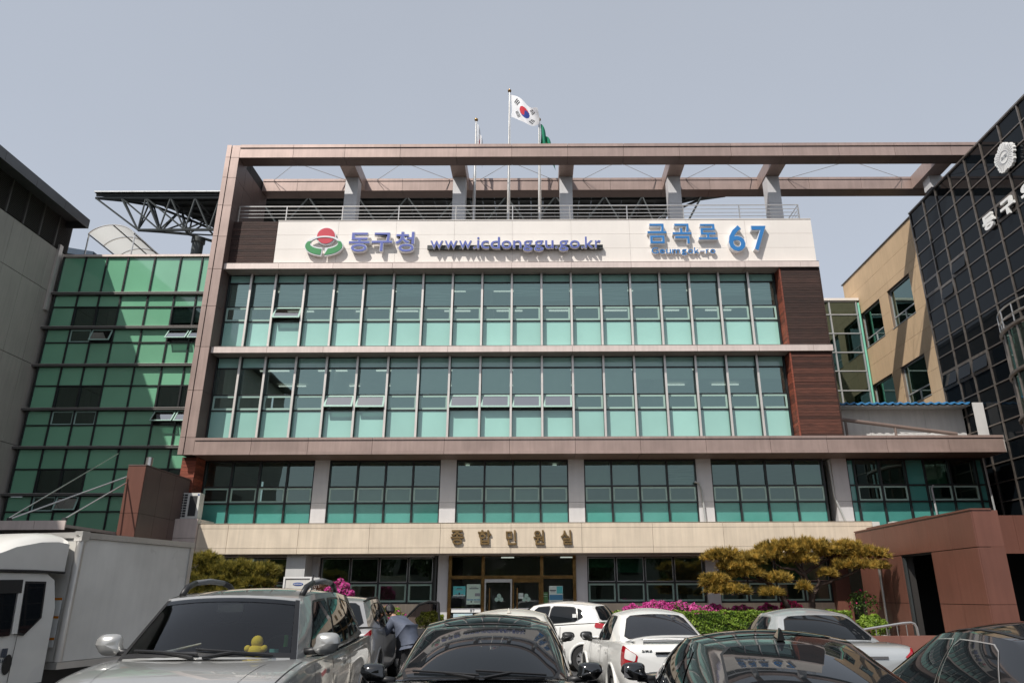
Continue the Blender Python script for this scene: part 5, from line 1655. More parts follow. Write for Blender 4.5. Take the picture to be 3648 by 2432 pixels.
        body = MB(); body.v = m.v; body.f = m.f; body.m = m.m
        bm = bmesh.new()
        me = bpy.data.meshes.new('body')
        me.from_pydata([tuple(p) for p in m.v], [], m.f)
        bm.from_mesh(me); bmesh.ops.remove_doubles(bm, verts=bm.verts, dist=0.002); bmesh.ops.recalc_face_normals(bm, faces=bm.faces)
        bm.to_mesh(me); bm.free()
        me.materials.append(s.paint)
        me.polygons.foreach_set('use_smooth', [True] * len(me.polygons)); me.update()
        me.set_sharp_from_angle(angle=R(38))
        s.body = put('body', me, t)
        # glazing
        W_ = P['win']
        gm = P.get('glass', cglass)
        if P.get('open_front'):
            s.overlay('windscreen', front, ((.028, .028), (.972, .028), (.972, .935), (.028, .935)), 0.0, wscreen, rad=0.0, nu=16)
            for (ua, ub) in ((.004, .034), (.966, .996)):
                s.overlay('windscreen_seal', front, ((ua, 0), (ub, 0), (ub, .96), (ua, .96)), 0.004, trim, rad=0, nu=2)
            s.overlay('windscreen_band', front, ((.03, .86), (.97, .86), (.97, .94), (.03, .94)), 0.004, glass_mat('shade_band', (0.12, 0.13, 0.14), 1.5, 0.02, wave=0), rad=0)
            s.overlay('windscreen_frit', front, ((.03, .03), (.97, .03), (.97, .09), (.03, .09)), 0.004, trim, rad=0)
        else:
            a = s.overlay('windscreen_seal', front, ((.012, .012), (.988, .012), (.985, .97), (.015, .97)), 0.003, trim, nu=16, rad=.08)
            s.overlay('windscreen', front, ((.028, .03), (.972, .03), (.965, .945), (.035, .945)), 0.006, gm, nu=16, rad=.10)
        rq = P.get('rearq', ((.05, .05), (.95, .05), (.92, .94), (.08, .94)))
        s.overlay('rear_window_seal', rear, tuple((a + (-.014 if a < .5 else .014), b + (-.02 if b < .5 else .02)) for a, b in rq), 0.003, trim, nu=16, rad=.12)
        s.overlay('rear_window', rear, rq, 0.006, P.get('rglass', gm), nu=16, rad=.14)
        for sg in (1, -1):
            f = side(sg)
            for q in W_:
                c = (sum(a for a, b in q) / 4, sum(b for a, b in q) / 4)
                s.overlay('window_seal', f, tuple((a + (a - c[0]) * P.get('wexp', .07), b + (b - c[1]) * P.get('wexp', .07) * 1.5) for a, b in q), 0.003, P.get('wtrim', trim), rad=.16)
                s.overlay('side_window', f, q, 0.006, gm, rad=.18)
        # wheels
        for wy in wh:
            for sg in (1, -1):
                hw = P['track']
                w = MB()
                prof = [(rw * .62, -.10), (rw * .95, -.105), (rw, -.07), (rw, .07), (rw * .95, .105), (rw * .62, .10)]
                ring_ = [[(sg * hw + x, wy + r_ * math.cos(2 * math.pi * k / 28), rw + r_ * math.sin(2 * math.pi * k / 28)) for k in range(29)] for r_, x in prof]
                w.grid(ring_)
                wo = w.build('wheel', rubber, t, smooth=True, auto=50)
                rm = MB()
                xo = sg * (hw + .085)
                for k in range(7):
                    a = 2 * math.pi * k / 7
                    d = Vector((0, math.cos(a), math.sin(a))); e = Vector((0, -math.sin(a), math.cos(a)))
                    c0 = Vector((xo, wy, rw))
                    rm.add([c0 + d * .04 - e * .03, c0 + d * .04 + e * .03, c0 + d * rw * .62 + e * .045 - Vector((sg * .01, 0, 0)), c0 + d * rw * .62 - e * .045 - Vector((sg * .01, 0, 0))], [(0, 1, 2, 3)])
                rm.grid([[(xo - sg * (.0 if r_ > .5 else .0), wy + rw * r_ * math.cos(2 * math.pi * k / 28), rw + rw * r_ * math.sin(2 * math.pi * k / 28)) for k in range(29)] for r_ in (.56, .66)])
                rm.tube([(xo - sg * .02, wy, rw), (xo + sg * .008, wy, rw)], .055, 14)
                rm.build('rim', rim_m, wo)
                MB().tube([(sg * (hw - .08), wy, rw), (sg * (hw + .02), wy, rw)], rw * .6, 24).build('brake_disc', trim, wo)
                ar = MB().tube([(sg * (P['archx']), wy + (rw + .05) * math.cos(R(a)), rw + (rw + .05) * math.sin(R(a))) for a in range(-20, 201, 8)], .034, 8)
                ar.build('wheel_arch', P.get('arch', s.paint), t, smooth=True)
                wl = MB()
                wl.grid([[(sg * x, wy + (rw + .05) * math.cos(R(a)), rw + (rw + .05) * math.sin(R(a))) for a in range(-20, 201, 10)] for x in (P['archx'], .35)])
                wl.add([(sg * .36, wy - rw - .05, .1), (sg * .36, wy + rw + .05, .1), (sg * .36, wy + rw + .05, 2 * rw + .06), (sg * .36, wy - rw - .05, 2 * rw + .06)], [(0, 1, 2, 3)])
                wl.build('wheel_well', trim, t)
        # door mirrors
        mx_, my_, mz_ = P['mir']
        for sg in (1, -1):
            mm = MB()
            rows = []
            for i in range(9):
                th = math.pi * i / 8
                rows.append([(sg * (mx_ + .115 * math.sin(th) * abs(math.cos(a)) ** .62 * (1 if math.cos(a) >= 0 else -1)), my_ + .075 * math.cos(th), mz_ + P.get('mirh', .08) * math.sin(th) * abs(math.sin(a)) ** .62 * (1 if math.sin(a) >= 0 else -1)) for a in [2 * math.pi * k / 18 for k in range(19)]])
            mm.grid(rows, 0, sg > 0)
            mm.v = [(p[0] - sg * .10 * abs(p[2] - mz_) - (sg * .025 if p[2] < mz_ - .02 else 0), p[1], p[2]) for p in mm.v]
            mo = mm.build('mirror', P.get('mirm', s.paint), t, smooth=True)
            MB().tube([(sg * (mx_ - .22), my_ + .02, mz_ - .07), (sg * (mx_ - .04), my_, mz_ - .055)], [.03, .035], 8).build('mirror_arm', trim, mo, smooth=True)
            MB().add([(sg * (mx_ - .09), my_ - .055, mz_ - .05), (sg * (mx_ + .09), my_ - .055, mz_ - .05), (sg * (mx_ + .085), my_ - .055, mz_ + .05), (sg * (mx_ - .085), my_ - .055, mz_ + .05)], [(0, 1, 2, 3)]).build('mirror_glass', chrome, mo)
        # door seams and handles
        for sg in (1, -1):
            fn = lambda a, b, sg=sg: s.S(a, b, sg)
            for u in P['seams']:
                s.overlay('door_seam', fn, ((u, 2.2), (u + .018, 2.2), (u + .018, 5.0), (u, 5.0)), 0.002, trim, nu=1, nv=10, rad=0)
            for u in P['handles']:
                h = s.overlay('door_handle', fn, ((u, 4.35), (u + P.get('hlen', .22), 4.35), (u + P.get('hlen', .22), 4.52), (u, 4.52)), 0.028, P.get('handm', s.paint), nu=6, nv=3, rad=.3)

    def wipers(s):
        for (u0, u1, v1) in ((.12, .52, .10), (.50, .90, .11)):
            pts = [s.off(s.front, u0 + (u1 - u0) * k / 8, .035 + (v1 - .035) * (k / 8), .022) for k in range(9)]
            w = MB().tube(pts, .011, 5).build('wiper', trim, s.t)
            a = s.off(s.front, u1 - .05 if u1 < .6 else u0 + .02, .005, .015)
            MB().tube([a, pts[4]], .013, 5).build('wiper_arm', trim, w)

    def fin(s, v=.9, h=.07, mat=None):
        p = s.roof(.5, v)
        m = MB()
        m.add([p + Vector((-.028, .085, 0)), p + Vector((.028, .085, 0)), p + Vector((.03, -.06, -.004)), p + Vector((-.03, -.06, -.004)), p + Vector((-.006, -.035, h)), p + Vector((.006, -.035, h)), p + Vector((.006, -.065, h * .9)), p + Vector((-.006, -.065, h * .9))],
              [(0, 1, 5, 4), (1, 2, 6, 5), (2, 3, 7, 6), (3, 0, 4, 7), (4, 5, 6, 7)])
        m.build('roof_antenna', mat or s.paint, s.t)

    def lamp(s, name, quad, mat, d=.006, **k):
        for sg in (1, -1):
            s.overlay(name, lambda a, b, sg=sg: s.S(a, b, sg), quad, d, mat, **k)

    def plate(s, y, z, txt='', tilt=0.0, w=.26):
        o = bx('number_plate', s.t, plate_m, -w, w, y - .012, y, z - .055, z + .055)
        x = w - .02
        for c in reversed(txt):
            letter('plate_digit', o, c, (x - .05, x, z - .038, z + .038), y - .013, y - .017, txt_dark, 0.02)
            x -= .065
        return o


SEDAN_ST = [(-2.42, .66, .42, .84, .86), (-2.37, .82, .30, .93, .965), (-2.18, .885, .24, .985, 1.035), (-1.75, .91, .22, .985, 1.055), (-1.3, .92, .2, .97, 1.04), (-.45, .925, .2, .95, .965),
            (.45, .925, .2, .935, .95), (1.0, .915, .2, .925, .99), (1.5, .90, .2, .885, .97), (2.0, .865, .22, .79, .87), (2.30, .77, .28, .67, .73), (2.43, .58, .40, .57, .60)]


def sc_st(st, fy=1, fw=1, fz=1, dz=0):
    return [(y * fy, w * fw, zb, zs * fz + dz, zt * fz + dz) for (y, w, zb, zs, zt) in st]


def sedan(**k):
    d = dict(st=SEDAN_ST, wheels=(-1.42, 1.40), rw=.33, track=.82, archx=.905, mir=(1.0, .62, 1.0), seams=(6.2 - .02, 5.0, 4.2), handles=(5.05, 4.25),
             gh=dict(A0=(0, 1.14, .985), A1=(.76, .80, .955), B1=(.85, -.3, .955), C1=(.74, -1.50, 1.03), C0=(0, -1.66, 1.055), R0=(0, .26, 1.405), R1=(.56, .12, 1.365), RM=(.60, -.38, 1.412), R2=(.56, -.92, 1.37), R3=(0, -1.02, 1.405), crown=.045),
             win=[((.15, .10), (.45, .09), (.43, .88), (.17, .88)), ((.48, .09), (.77, .10), (.83, .88), (.46, .88))])
    d.update(k)
    return d


# black sedan facing the photographer
c1 = Car('sedan', 'black sedan facing forward with its dark windscreen towards the camera', (-0.53, 8.15, 0), 180.5, paint_black,
         sedan(gh=dict(A0=(0, 1.20, 1.005), A1=(.785, .86, .975), B1=(.86, -.3, .965), C1=(.72, -1.75, 1.06), C0=(0, -1.90, 1.08), R0=(0, .20, 1.40), R1=(.615, .05, 1.365), RM=(.65, -.45, 1.415), R2=(.58, -1.0, 1.375), R3=(0, -1.1, 1.41), crown=.05),
               mir=(1.02, .78, 1.03)))
c1.wipers()
c1.lamp('head_lamp', ((9.2, 5.2), (10.4, 5.2), (10.4, 6.2), (9.2, 6.2)), lamp_c)
c1.overlay('sunroof_glass', c1.roof, ((.14, .05), (.86, .05), (.86, .9), (.14, .9)), .004, cglass, rad=.1, nu=14)
for k in range(2):
    c1.overlay('roof_seam', c1.roof, ((.13, .05 + .42 * k), (.87, .05 + .42 * k), (.87, .075 + .42 * k), (.13, .075 + .42 * k)), .006, trim, rad=0)
bx('camera_pod', c1.t, trim, -.06, .06, .22, .30, 1.30, 1.345)

# black fastback seen from behind on its left
c2 = Car('fastback_sedan', 'black fastback sedan with shark fin aerial and glass roof reflecting the facade', (1.88, 6.75, 0), -2.0, paint_black,
         sedan(gh=dict(A0=(0, 1.20, .98), A1=(.76, .86, .96), B1=(.86, -.3, .975), C1=(.70, -1.95, 1.00), C0=(0, -2.12, 1.02), R0=(0, .30, 1.35), R1=(.57, .18, 1.315), RM=(.62, -.30, 1.36), R2=(.55, -.80, 1.325), R3=(0, -.86, 1.36), crown=.03),
               mir=(1.0, .70, 1.02), win=[((.13, .10), (.42, .09), (.42, .90), (.15, .90)), ((.45, .09), (.66, .10), (.72, .90), (.45, .90)), ((.68, .12), (.75, .18), (.80, .80), (.74, .88))], wtrim=chrome))
c2.fin(.93, .085)
c2.overlay('glass_roof', c2.roof, ((.1, .06), (.9, .06), (.9, .80), (.1, .80)), .004, cglass, rad=.1, nu=14)
c2.lamp('tail_lamp', ((.4, 5.0), (1.9, 5.0), (1.9, 5.8), (.4, 5.8)), lamp_r)

# black sedan by the right edge
c3 = Car('sedan', 'black sedan with chrome window trim parked beside the silver sedan', (3.97, 6.55, 0), 2.5, paint_black,
         sedan(mir=(1.02, .66, 1.03), wtrim=steel, wexp=.035, win=[((.14, .10), (.45, .09), (.43, .88), (.17, .88)), ((.48, .09), (.80, .12), (.84, .86), (.46, .88))]))
c3.lamp('tail_lamp', ((.4, 5.0), (1.9, 5.0), (1.9, 5.8), (.4, 5.8)), lamp_r)
for k in (0, 1):
    c3.overlay('roof_rail_strip', c3.roof, ((.06 + .85 * k, .02), (.09 + .85 * k, .02), (.09 + .85 * k, .95), (.06 + .85 * k, .95)), .004, trim, rad=0)

# silver sedan, rear towards the camera
c4 = Car('sedan', 'silver sedan seen from behind with dark rear window and number plate', (4.38, 13.2, 0), 0.5, paint_sil2,
         sedan(rglass=cglass, mirm=paint_sil2, wtrim=steel))
c4.lamp('tail_lamp', ((.35, 5.0), (1.6, 4.9), (1.6, 5.9), (.35, 5.9)), lamp_r)
bx('trunk_chrome', c4.t, chrome, -.42, .42, -2.43, -2.395, .86, .895)
oe = MB().ball((0, -2.42, .935), (.055, .018, .05), 14, 8).build('emblem', chrome, c4.t, smooth=True)
c4.plate(-2.43, .745, '70')
c4.overlay('trunk_seam', lambda a, b: c4.S(a, b, 1), ((3.1, 5.6), (3.14, 5.6), (3.14, 7.9), (3.1, 7.9)), .002, trim, nu=1, rad=0)

# white sedan seen from behind and left
WS = sc_st(SEDAN_ST, .94, .94, .985)
c5 = Car('sedan', 'white sedan with rear spoiler and round edged red tail lamps', (1.90, 14.0, 0), 5.5, paint_white,
         sedan(st=WS, rglass=cglass_l, wheels=(-1.32, 1.3), rw=.31, track=.76, archx=.852, mir=(.94, .60, .99), mirm=trim, arch=paint_white,
               gh=dict(A0=(0, 1.06, .965), A1=(.71, .74, .935), B1=(.80, -.28, .94), C1=(.70, -1.38, 1.01), C0=(0, -1.52, 1.035), R0=(0, .24, 1.40), R1=(.53, .12, 1.355), RM=(.57, -.36, 1.405), R2=(.54, -.84, 1.37), R3=(0, -.92, 1.41), crown=.04)))
c5.lamp('tail_lamp', ((.25, 3.7), (2.1, 3.6), (2.05, 5.35), (.25, 5.4)), lamp_r)
c5.lamp('tail_lamp_clear', ((.42, 4.3), (1.5, 4.25), (1.45, 5.2), (.42, 5.25)), lamp_c, d=.010)
m = MB()
sp = [(x, -2.10 + .10 * (x / .62) ** 2, 1.105 - .05 * (abs(x) / .62) ** 3) for x in [-.66 + .11 * k for k in range(13)]]
m.grid([[(x, y + .10, z - .005) for x, y, z in sp], [(x, y, z + .022) for x, y, z in sp], [(x, y - .10, z + .02) for x, y, z in sp], [(x, y - .10, z - .005) for x, y, z in sp], [(x, y + .10, z - .02) for x, y, z in sp]])
m.box(-.62, -.50, -2.12, -2.0, .98, 1.07); m.box(.50, .62, -2.12, -2.0, .98, 1.07)
m.build('spoiler', paint_white, c5.t, smooth=True, auto=50)
bx('trunk_chrome', c5.t, chrome, -.36, .36, -2.30, -2.262, .87, .90)
xx = -.56
for ch in 'SM3':
    letter('badge_letter', c5.body, ch, (xx, xx + .045, .895, .93), -2.262, -2.268, steel_d, 0.02)
    xx += .055
c5.overlay('side_lamp', lambda a, b: c5.S(a, b, -1), ((8.4, 4.3), (8.6, 4.3), (8.6, 4.6), (8.4, 4.6)), .006, lamp_o, nu=3, nv=3)

# white sedan behind the black one
c6 = Car('sedan', 'pearl white sedan with shark fin aerial behind the black forward facing sedan', (-0.45, 13.45, 0), -1.0, paint_cream,
         sedan(mirm=trim, rglass=cglass))
c6.fin(.9, .075, paint_cream)
c6.lamp('tail_lamp', ((.30, 4.4), (2.0, 4.6), (2.0, 5.4), (.30, 5.5)), lamp_r)

# small white hatchback, side on
HB = [(-1.78, .60, .40, .86, .88), (-1.74, .74, .30, 1.0, 1.02), (-1.6, .79, .24, 1.06, 1.08), (-1.2, .80, .2, 1.04, 1.06), (-.6, .80, .2, 1.0, 1.02), (.1, .80, .2, .965, .98), (.7, .80, .2, .95, 1.0), (1.1, .79, .2, .93, 1.01), (1.5, .76, .22, .84, .92), (1.72, .68, .28, .70, .76), (1.8, .52, .4, .58, .6)]
c7 = Car('hatchback', 'small white hatchback parked side on by the entrance', (0.32, 19.6, 0), 66, paint_white,
         dict(st=HB, wheels=(-1.18, 1.16), rw=.29, track=.70, archx=.79, mir=(.88, .62, 1.05), mirm=trim, seams=(4.0, 5.1, 6.2), handles=(5.15,), hlen=.2,
              gh=dict(A0=(0, 1.12, 1.0), A1=(.66, .82, .97), B1=(.755, -.35, 1.02), C1=(.68, -1.55, 1.10), C0=(0, -1.70, 1.10), R0=(0, .34, 1.47), R1=(.52, .22, 1.44), RM=(.56, -.4, 1.51), R2=(.52, -1.30, 1.455), R3=(0, -1.42, 1.475), crown=.035),
              win=[((.14, .10), (.44, .09), (.43, .86), (.17, .86)), ((.47, .09), (.78, .13), (.80, .84), (.46, .86)), ((.80, .2), (.86, .32), (.87, .70), (.82, .80))], rearq=((.06, .10), (.94, .10), (.90, .92), (.10, .92))))
c7.lamp('tail_lamp', ((1.0, 4.5), (2.4, 4.6), (2.3, 5.75), (1.05, 5.9)), lamp_r, d=.012)
bx('sticker', c7.t, plate_m, -.785, -.775, -1.02, -.92, 1.20, 1.28)

# silver crossover with its front passenger door open
CX = [(-2.28, .68, .45, .92, .94), (-2.23, .84, .34, 1.05, 1.07), (-2.05, .90, .28, 1.12, 1.14), (-1.5, .92, .25, 1.10, 1.12), (-.7, .925, .25, 1.06, 1.08), (.2, .925, .25, 1.02, 1.04), (.85, .92, .25, 1.0, 1.06), (1.3, .905, .25, .98, 1.06), (1.8, .875, .27, .90, .99), (2.15, .78, .32, .76, .82), (2.28, .6, .45, .62, .65)]
c8 = Car('crossover', 'silver grey crossover with a passenger door swung open behind the large silver four-wheel drive', (-4.0, 16.4, 0), 2.0, paint_sil3,
         dict(st=CX, wheels=(-1.33, 1.33), rw=.36, track=.80, archx=.905, mir=(1.02, .72, 1.10), seams=(3.6, 4.7), handles=(4.0,),
              gh=dict(A0=(0, 1.24, 1.07), A1=(.75, .90, 1.03), B1=(.86, -.4, 1.06), C1=(.76, -1.95, 1.16), C0=(0, -2.12, 1.16), R0=(0, .36, 1.60), R1=(.58, .22, 1.565), RM=(.63, -.5, 1.645), R2=(.58, -1.62, 1.585), R3=(0, -1.74, 1.60), crown=.035),
              win=[((.14, .10), (.44, .09), (.43, .86), (.17, .86)), ((.47, .09), (.72, .11), (.74, .84), (.46, .86)), ((.75, .14), (.86, .30), (.86, .74), (.77, .84))]))
c8.lamp('tail_lamp', ((.35, 4.5), (1.75, 4.7), (1.75, 5.4), (.35, 5.6)), lamp_r, d=.012)
for sg in (1, -1):
    tb('roof_rail', c8.t, trim, [(sg * .58, .05, 1.62), (sg * .61, -.3, 1.67), (sg * .61, -1.2, 1.66), (sg * .58, -1.55, 1.60)], .022, 6)
# the open door: frame, glass, lower panel with trim, mirror
dr = MB()
hx, hy = .93, .62                                          # hinge (car's right front)
ex, ey_ = Vector((math.sin(R(66)), -math.cos(R(66)), 0)), Vector((0, 0, 1))


def dp_(a, z): return Vector((hx, hy, 0)) + ex * a + ey_ * z


th_ = Vector((math.cos(R(66)), math.sin(R(66)), 0)) * .06
out = [dp_(0, .42), dp_(1.0, .42), dp_(1.02, 1.05), dp_(0, 1.02)]
dr.prism(out, (0, 0, 0), th_)
dr.build('open_door', cab_in, c8.t)
d0 = c8.t.children[-1]
up = MB()
pp = [dp_(.0, 1.02), dp_(.30, 1.33), dp_(.52, 1.52), dp_(.78, 1.585), dp_(1.0, 1.56), dp_(1.05, 1.05)]
for a, b in zip(pp[:-1], pp[1:]): up.tube([a + th_ * .5, b + th_ * .5], .026, 6)
up.build('door_window_frame', trim, d0)
ins = [dp_(.06, 1.04), dp_(.32, 1.31), dp_(.53, 1.495), dp_(.78, 1.56), dp_(.97, 1.535), dp_(1.02, 1.05)]
MB().add([p + th_ * .5 for p in ins], [(0, 1, 2, 3, 4, 5)]).build('door_glass', glass_mat('door_glass_tint', (.22, .20, .22), 1.5, .02, wave=0), d0)
MB().add([p + th_ * 1.02 for p in out], [(3, 2, 1, 0)]).build('door_skin', paint_sil3, d0)
MB().ball(dp_(.12, 1.1) + th_ * 2.4, (.11, .08, .08), 12, 8).build('door_mirror', trim, d0, smooth=True)

# large silver four-wheel drive facing the camera
SV = [(-2.42, .70, .50, 1.02, 1.04), (-2.38, .86, .38, 1.12, 1.14), (-2.2, .93, .32, 1.20, 1.21), (-1.5, .95, .30, 1.19, 1.2), (-.6, .955, .30, 1.17, 1.18), (.3, .955, .30, 1.15, 1.16), (.95, .95, .30, 1.14, 1.19), (1.4, .94, .30, 1.10, 1.19), (1.9, .92, .32, 1.02, 1.13), (2.25, .84, .38, .88, .98), (2.42, .64, .5, .72, .78)]
c9 = Car('four_wheel_drive', 'large silver four-wheel drive with black and grey roof rails', (-2.98, 8.05, 0), 183.5, paint_silver,
         dict(st=SV, wheels=(-1.45, 1.42), rw=.39, track=.84, archx=.945, mirh=.095, mir=(.985, .88, 1.29), seams=(4.0, 5.0, 6.2), handles=(5.05, 4.1), open_front=True, handm=paint_silver,
              gh=dict(A0=(0, 1.40, 1.20), A1=(.775, 1.13, 1.17), B1=(.87, -.4, 1.19), C1=(.80, -2.10, 1.24), C0=(0, -2.22, 1.24), R0=(0, .70, 1.715), R1=(.625, .60, 1.68), RM=(.67, -.5, 1.745), R2=(.62, -1.85, 1.69), R3=(0, -1.94, 1.71), crown=.02),
              win=[((.11, .09), (.36, .08), (.36, .86), (.15, .86)), ((.385, .08), (.63, .08), (.63, .86), (.385, .86)), ((.655, .09), (.87, .14), (.84, .80), (.655, .86))]))
c9.wipers()
for sg in (1, -1):
    rr = [c9.side(sg)(u, 1.0) for u in (.10, .16, .26, .45, .62, .70, .76)]
    hgt = (0.01, .075, .105, .115, .105, .075, .01)
    pts = [p + Vector((sg * -.055, 0, h)) for p, h in zip(rr, hgt)]
    o = MB().tube(pts[:3], [.03, .032, .03], 8).build('roof_rail_foot', trim, c9.t, smooth=True)
    MB().tube(pts[2:5], [.027, .03, .027], 8).build('roof_rail', M('rail_grey', (.13, .135, .14), .5), c9.t, smooth=True)
    MB().tube(pts[4:], [.03, .032, .03], 8).build('roof_rail_foot', trim, c9.t, smooth=True)
for k, (u0, u1) in enumerate(((.235, .245), (.755, .765))):
    c9.overlay('bonnet_crease', lambda a, b, sg=(1 if k else -1): c9.S(a, b, sg), ((7.2, 6.7), (10.0, 6.9), (10.0, 6.95), (7.2, 6.75)), .004, paint_silver, nu=10, nv=1, rad=0)
for sg in (1, -1):
    c9.overlay('bonnet_gap', lambda a, b, sg=sg: c9.S(a, b, sg), ((6.7, 5.95), (9.7, 5.95), (9.7, 6.0), (6.7, 6.0)), .002, trim, nu=20, nv=1, rad=0)
    c1.overlay('bonnet_gap', lambda a, b, sg=sg: c1.S(a, b, sg), ((7.6, 5.95), (10.3, 5.95), (10.3, 6.0), (7.6, 6.0)), .002, trim, nu=20, nv=1, rad=0)
ap = c9.roof(.12, .75)
tb('aerial', c9.t, trim, [c9.roof(.3, .8), c9.roof(.3, .8) + Vector((.02, -.12, .20))], .008, 5)
# interior seen through the windscreen
inn = c9.t
MB().box(-.80, .80, .35, 1.22, .80, 1.15).build('dashboard', cab_in, inn)
MB().box(-.83, .83, -2.1, .4, .55, .70).build('cabin_floor', cab_in, inn)
for x in (-.42, .42):
    st_ = MB().box(x - .26, x + .26, -.55, .0, .7, .95).box(x - .25, x + .25, -.70, -.52, .9, 1.42).build('seat', cab_in, inn)
    MB().ball((x, -.62, 1.52), (.13, .06, .10), 12, 8).build('head_rest', cab_in, st_, smooth=True)
MB().box(-.7, .7, -1.6, -1.4, .7, 1.35).build('rear_seat', cab_in, inn)
MB().tube([(-.40 + .19 * math.cos(2 * math.pi * k / 24), .28 - .05 * math.sin(2 * math.pi * k / 24), 1.16 + .17 * math.sin(2 * math.pi * k / 24)) for k in range(25)], .016, 6).build('steering_wheel', trim, inn, smooth=True)
bx('rear_view_mirror', inn, trim, -.12, .12, .66, .70, 1.56, 1.63)
fl = lambda p: Vector((p.x * .96, p.y, p.z - .025))
m = MB()
m.grid([[fl(c9.roof(i / 10, j / 10)) for i in range(11)] for j in range(11)], 0, True)
for sg in (1, -1):
    m.grid([[Vector((p.x - sg * .04, p.y, p.z)) for p in [c9.side(sg)(i / 10, j / 6) for i in range(11)]] for j in range(7)], 0, sg > 0)
m.grid([[c9.rear(i / 10, j / 6) + Vector((0, .05, 0)) for i in range(11)] for j in range(7)])
m.build('cabin_lining', cab_lt, inn, smooth=True)
bx('phone_number_card', inn, M('led_card', (.05, .30, .06), .5), -.60, -.565, .80, .82, 1.26, 1.36)
bx('parking_card', inn, M('sticker_teal', (.10, .30, .28), .5), -.56, -.48, .95, .96, 1.19, 1.25)
ty_ = thing('plush_toy', 'yellow plush toy lying on the dashboard behind the silver windscreen', 'toy', (0, 0, 0))
yel = M('yellow_plush', (.70, .48, .04), .95, bump=.5, bscale=200)
mw = Matrix.Translation((-2.98, 8.05, 0)) @ Matrix.Rotation(R(183.5), 4, 'Z')
m = MB()
for c, r in (((-.36, .96, 1.235), (.075, .06, .055)), ((-.36, .95, 1.31), (.055, .05, .055)), ((-.435, .97, 1.255), (.03, .03, .03)), ((-.285, .97, 1.255), (.03, .03, .03)), ((-.40, .99, 1.195), (.035, .04, .03)), ((-.32, .99, 1.195), (.035, .04, .03))):
    m.ball(c, r, 12, 8)
m.v = [tuple(mw @ Vector(p)) for p in m.v]
ty_.location = mw @ Vector((-.36, .96, 1.17)); ORG[ty_.name] = Vector(ty_.location)
m.build('body', yel, ty_, smooth=True)

# ---------------------------------------------------------------- white box truck on the left
tr_w = M('truck_white', (0.66, 0.645, 0.60), 0.35, var=0.06, nscale=2, coat=.4)
tr_box = M('truck_box_panel', (0.64, 0.62, 0.575), 0.30, var=0.17, nscale=0.8, streak=0.05, rvar=0.08)
tr_al = M('truck_aluminium', (0.58, 0.56, 0.53), 0.35, metal=0.6, var=0.08)
T = thing('box_truck', 'white light truck with grey cargo box and roof fairing', 'truck', (-7.07, 11.56, 0), R(166.3), group='vehicles parked in the lot')
BX = MB().box(.012, 1.66, -2.56, -.012, .80, 2.56).build('cargo_box', tr_box, T)
for (x0, x1, y0, y1, z0, z1) in ((-.02, 1.70, -2.58, .02, 2.565, 2.655), (-.02, 1.70, -2.58, .02, .70, .795)):
    m = MB().box(x0, .06, y0, y1, z0, z1).box(x0 + .081, x1 - .081, y1 - .09, y1, z0, z1).box(x1 - .08, x1, y0, y1, z0, z1).box(x0 + .081, x1 - .081, y0, y0 + .09, z0, z1)
    m.build('box_rail', tr_al, T)
for k in range(22):
    y = -2.45 + .11 * k
    MB().ball((-.022, y, 2.59), (.006, .010, .010), 8, 5).build('rivet', tr_al, T)
bx('box_roof', T, tr_w, .061, 1.60, -2.49, -.07, 2.60, 2.63)
for (x, y) in ((0.03, -.03), (1.65, -.03)):
    tb('corner_post', T, tr_al, [(x, y, .8), (x, y, 2.565)], .062, 14)
bx('rear_post', T, tr_al, -.015, .06, -2.575, -2.49, .8, 2.56)
m = MB()
m.box(-.035, .11, -.105, .035, 2.52, 2.67)
oc = m.build('corner_cap', tr_al, T)
for k in range(2):
    MB().ball((.04, .038, 2.60), (.035, .006, .016), 14, 6).build('cap_emblem', steel, oc, smooth=True)
# cab
prof = [(.16, .55), (1.95, .55), (2.0, .9), (1.93, 1.2), (1.62, 1.95), (1.50, 2.02), (.36, 2.03), (.22, 1.94), (.15, 1.55)]


def cab_x(z): return .05 + max(0, z - 1.2) * .10


m = MB()
n_ = len(prof)
for (sgx, fl_) in ((0, False), (1, True)):
    vs = [((cab_x(z) if not sgx else 1.65 - (cab_x(z) - .05)), y, z) for y, z in prof]
    m.add(vs, [tuple(range(n_)) if not fl_ else tuple(range(n_))[::-1]])
L0 = [(cab_x(z), y, z) for y, z in prof]; R0_ = [(1.65 - (cab_x(z) - .05), y, z) for y, z in prof]
for i in range(n_):
    j = (i + 1) % n_
    m.add([L0[i], R0_[i], R0_[j], L0[j]], [(0, 1, 2, 3)])
me_ = m.build('cab', tr_w, T)
bv = me_.modifiers.new('bevel', 'BEVEL'); bv.width = .05; bv.segments = 3; bv.limit_method = 'ANGLE'


def cab_face(name, pts, mat, d=.004, parent=None):
    return MB().prism([(cab_x(z) - d, y, z) for y, z in pts], (-.002, 0, 0), (.0, 0, 0)).build(name, mat, parent or T)


